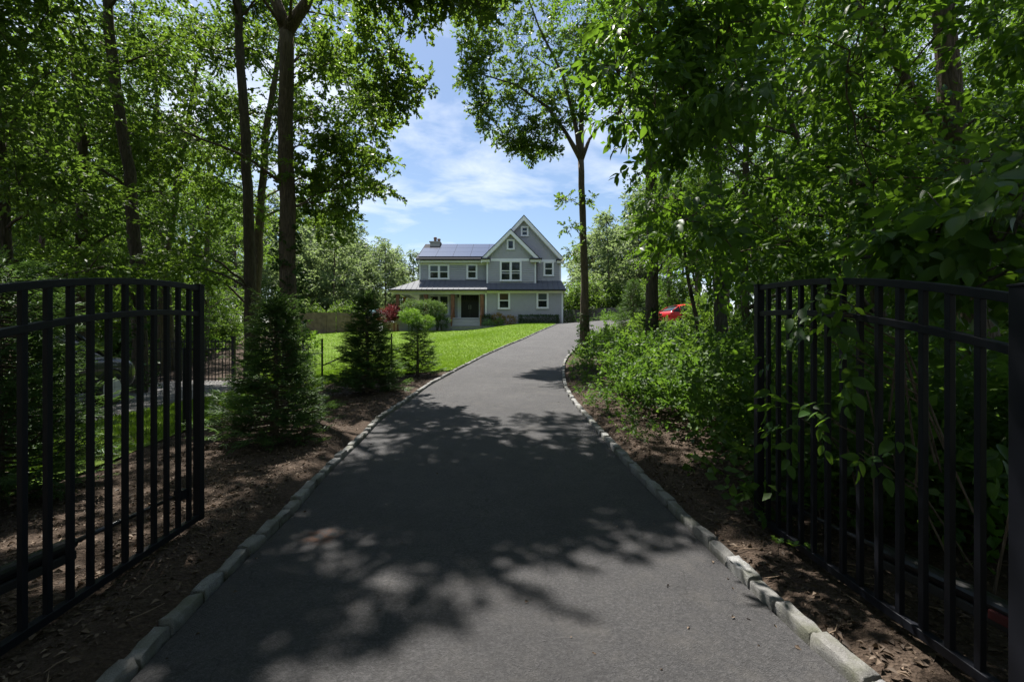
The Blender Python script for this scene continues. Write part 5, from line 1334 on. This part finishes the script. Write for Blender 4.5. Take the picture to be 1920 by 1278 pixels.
rr = np.random.default_rng(541); mb = MB(); pts3 = [P(a, b, Y) + np.array([.02, 0, 0]) for a, b, Y in vp]
for p in pts3: mb.tube([(2.25+rr.normal(0, .08), p[1]+rr.normal(.1, .15), max(0.05, p[2]-.7)), (2.1, p[1]+.05, p[2]-.2), p], [.006, .005, .003], 5, False)
mb.build('stem', M['bark'], t)
PP = np.concatenate([p + rr.normal(0, .04, (2, 3)) for p in pts3]); DD = rr.normal(0, .6, (len(PP), 3)) + np.array([-.5, -.25, -.35])
V, Fc = scatter(KIT['big'], PP, DD, rr, .55, .95, .4); mesh_np('leaves', V, [Fc], M['beech'], t)
CLOUD_OFF=(5.3,1.0,0); CLOUD_B=9; EXPOSURE=1.35
# ------------------------------------------------------------------ light, sky, camera
S = Vector((math.sin(SUN_AZ)*math.cos(SUN_EL), math.cos(SUN_AZ)*math.cos(SUN_EL), math.sin(SUN_EL)))
L = bpy.data.lights.new('sun', 'SUN'); L.energy = 5.0; L.angle = math.radians(.53); L.color = (1, .955, .88)
sun = bpy.data.objects.new('sun', L); COL.objects.link(sun); sun.rotation_euler = S.to_track_quat('Z', 'Y').to_euler(); sun.location = (0, 0, 40)
W = bpy.data.worlds.new('World'); scene.world = W; W.use_nodes = True
n = W.node_tree.nodes; l = W.node_tree.links; n.clear()
out = n.new('ShaderNodeOutputWorld'); bg = n.new('ShaderNodeBackground'); l.new(bg.outputs[0], out.inputs[0])
sky = n.new('ShaderNodeTexSky'); sky.sky_type = 'NISHITA'; sky.sun_disc = False; sky.sun_elevation = SUN_EL; sky.sun_rotation = SUN_AZ
sky.air_density = 1.1; sky.dust_density = .6; sky.ozone_density = 2.2
tc = n.new('ShaderNodeTexCoord'); sx = n.new('ShaderNodeSeparateXYZ'); l.new(tc.outputs['Generated'], sx.inputs[0])
def mth(op, a, b=None):
    x = n.new('ShaderNodeMath'); x.operation = op
    for i, v in enumerate((a, b)):
        if v is None: continue
        if hasattr(v, 'is_linked'): l.new(v, x.inputs[i])
        else: x.inputs[i].default_value = v
    return x.outputs[0]
den = mth('ADD', mth('MAXIMUM', sx.outputs[2], 0), .16)
cb = n.new('ShaderNodeCombineXYZ'); l.new(mth('DIVIDE', sx.outputs[0], den), cb.inputs[0]); l.new(mth('MULTIPLY', mth('DIVIDE', sx.outputs[1], den), 1.25), cb.inputs[1]); cb.inputs[2].default_value = 3.3
def nz(sc, det, off, dist=.3):
    x = n.new('ShaderNodeTexNoise'); x.inputs['Scale'].default_value = sc; x.inputs['Detail'].default_value = det; x.inputs['Roughness'].default_value = .58; x.inputs['Distortion'].default_value = dist
    m = n.new('ShaderNodeMapping'); m.inputs['Location'].default_value = off; l.new(cb.outputs[0], m.inputs[0]); l.new(m.outputs[0], x.inputs['Vector']); return x.outputs['Fac']
cl = mth('ADD', mth('MULTIPLY', nz(.85, 7, CLOUD_OFF), .75), mth('MULTIPLY', nz(3.2, 8, (4, 1, 0), .8), .25))
rp = n.new('ShaderNodeValToRGB'); e = rp.color_ramp.elements; e[0].position = .475; e[0].color = (0,0,0,1); e[1].position = .67; e[1].color = (1,1,1,1); l.new(cl, rp.inputs[0])
mx = n.new('ShaderNodeMix'); mx.data_type = 'RGBA'; l.new(mth('ADD', mth('MULTIPLY', rp.outputs[0], .85), .0), mx.inputs[0]); l.new(sky.outputs[0], mx.inputs[6]); mx.inputs[7].default_value = (CLOUD_B*.97, CLOUD_B, CLOUD_B*1.06, 1)
l.new(mx.outputs[2], bg.inputs[0]); bg.inputs[1].default_value = .058

cam = bpy.data.cameras.new('camera'); cam.lens = 16; cam.sensor_width = 36; cam.clip_start = .05; cam.clip_end = 2000
co = bpy.data.objects.new('camera', cam); COL.objects.link(co); co.location = (0, 0, CZ); co.rotation_euler = (math.radians(90), 0, 0); scene.camera = co
scene.view_settings.view_transform = 'Standard'; scene.view_settings.look = 'None'; scene.view_settings.exposure = EXPOSURE; scene.view_settings.gamma = 1
c = scene.cycles
c.max_bounces = 7; c.diffuse_bounces = 3; c.glossy_bounces = 3; c.transmission_bounces = 5; c.transparent_max_bounces = 6
c.sample_clamp_indirect = 6; c.use_denoising = True
try: c.denoiser = 'OPENIMAGEDENOISE'
except Exception: pass
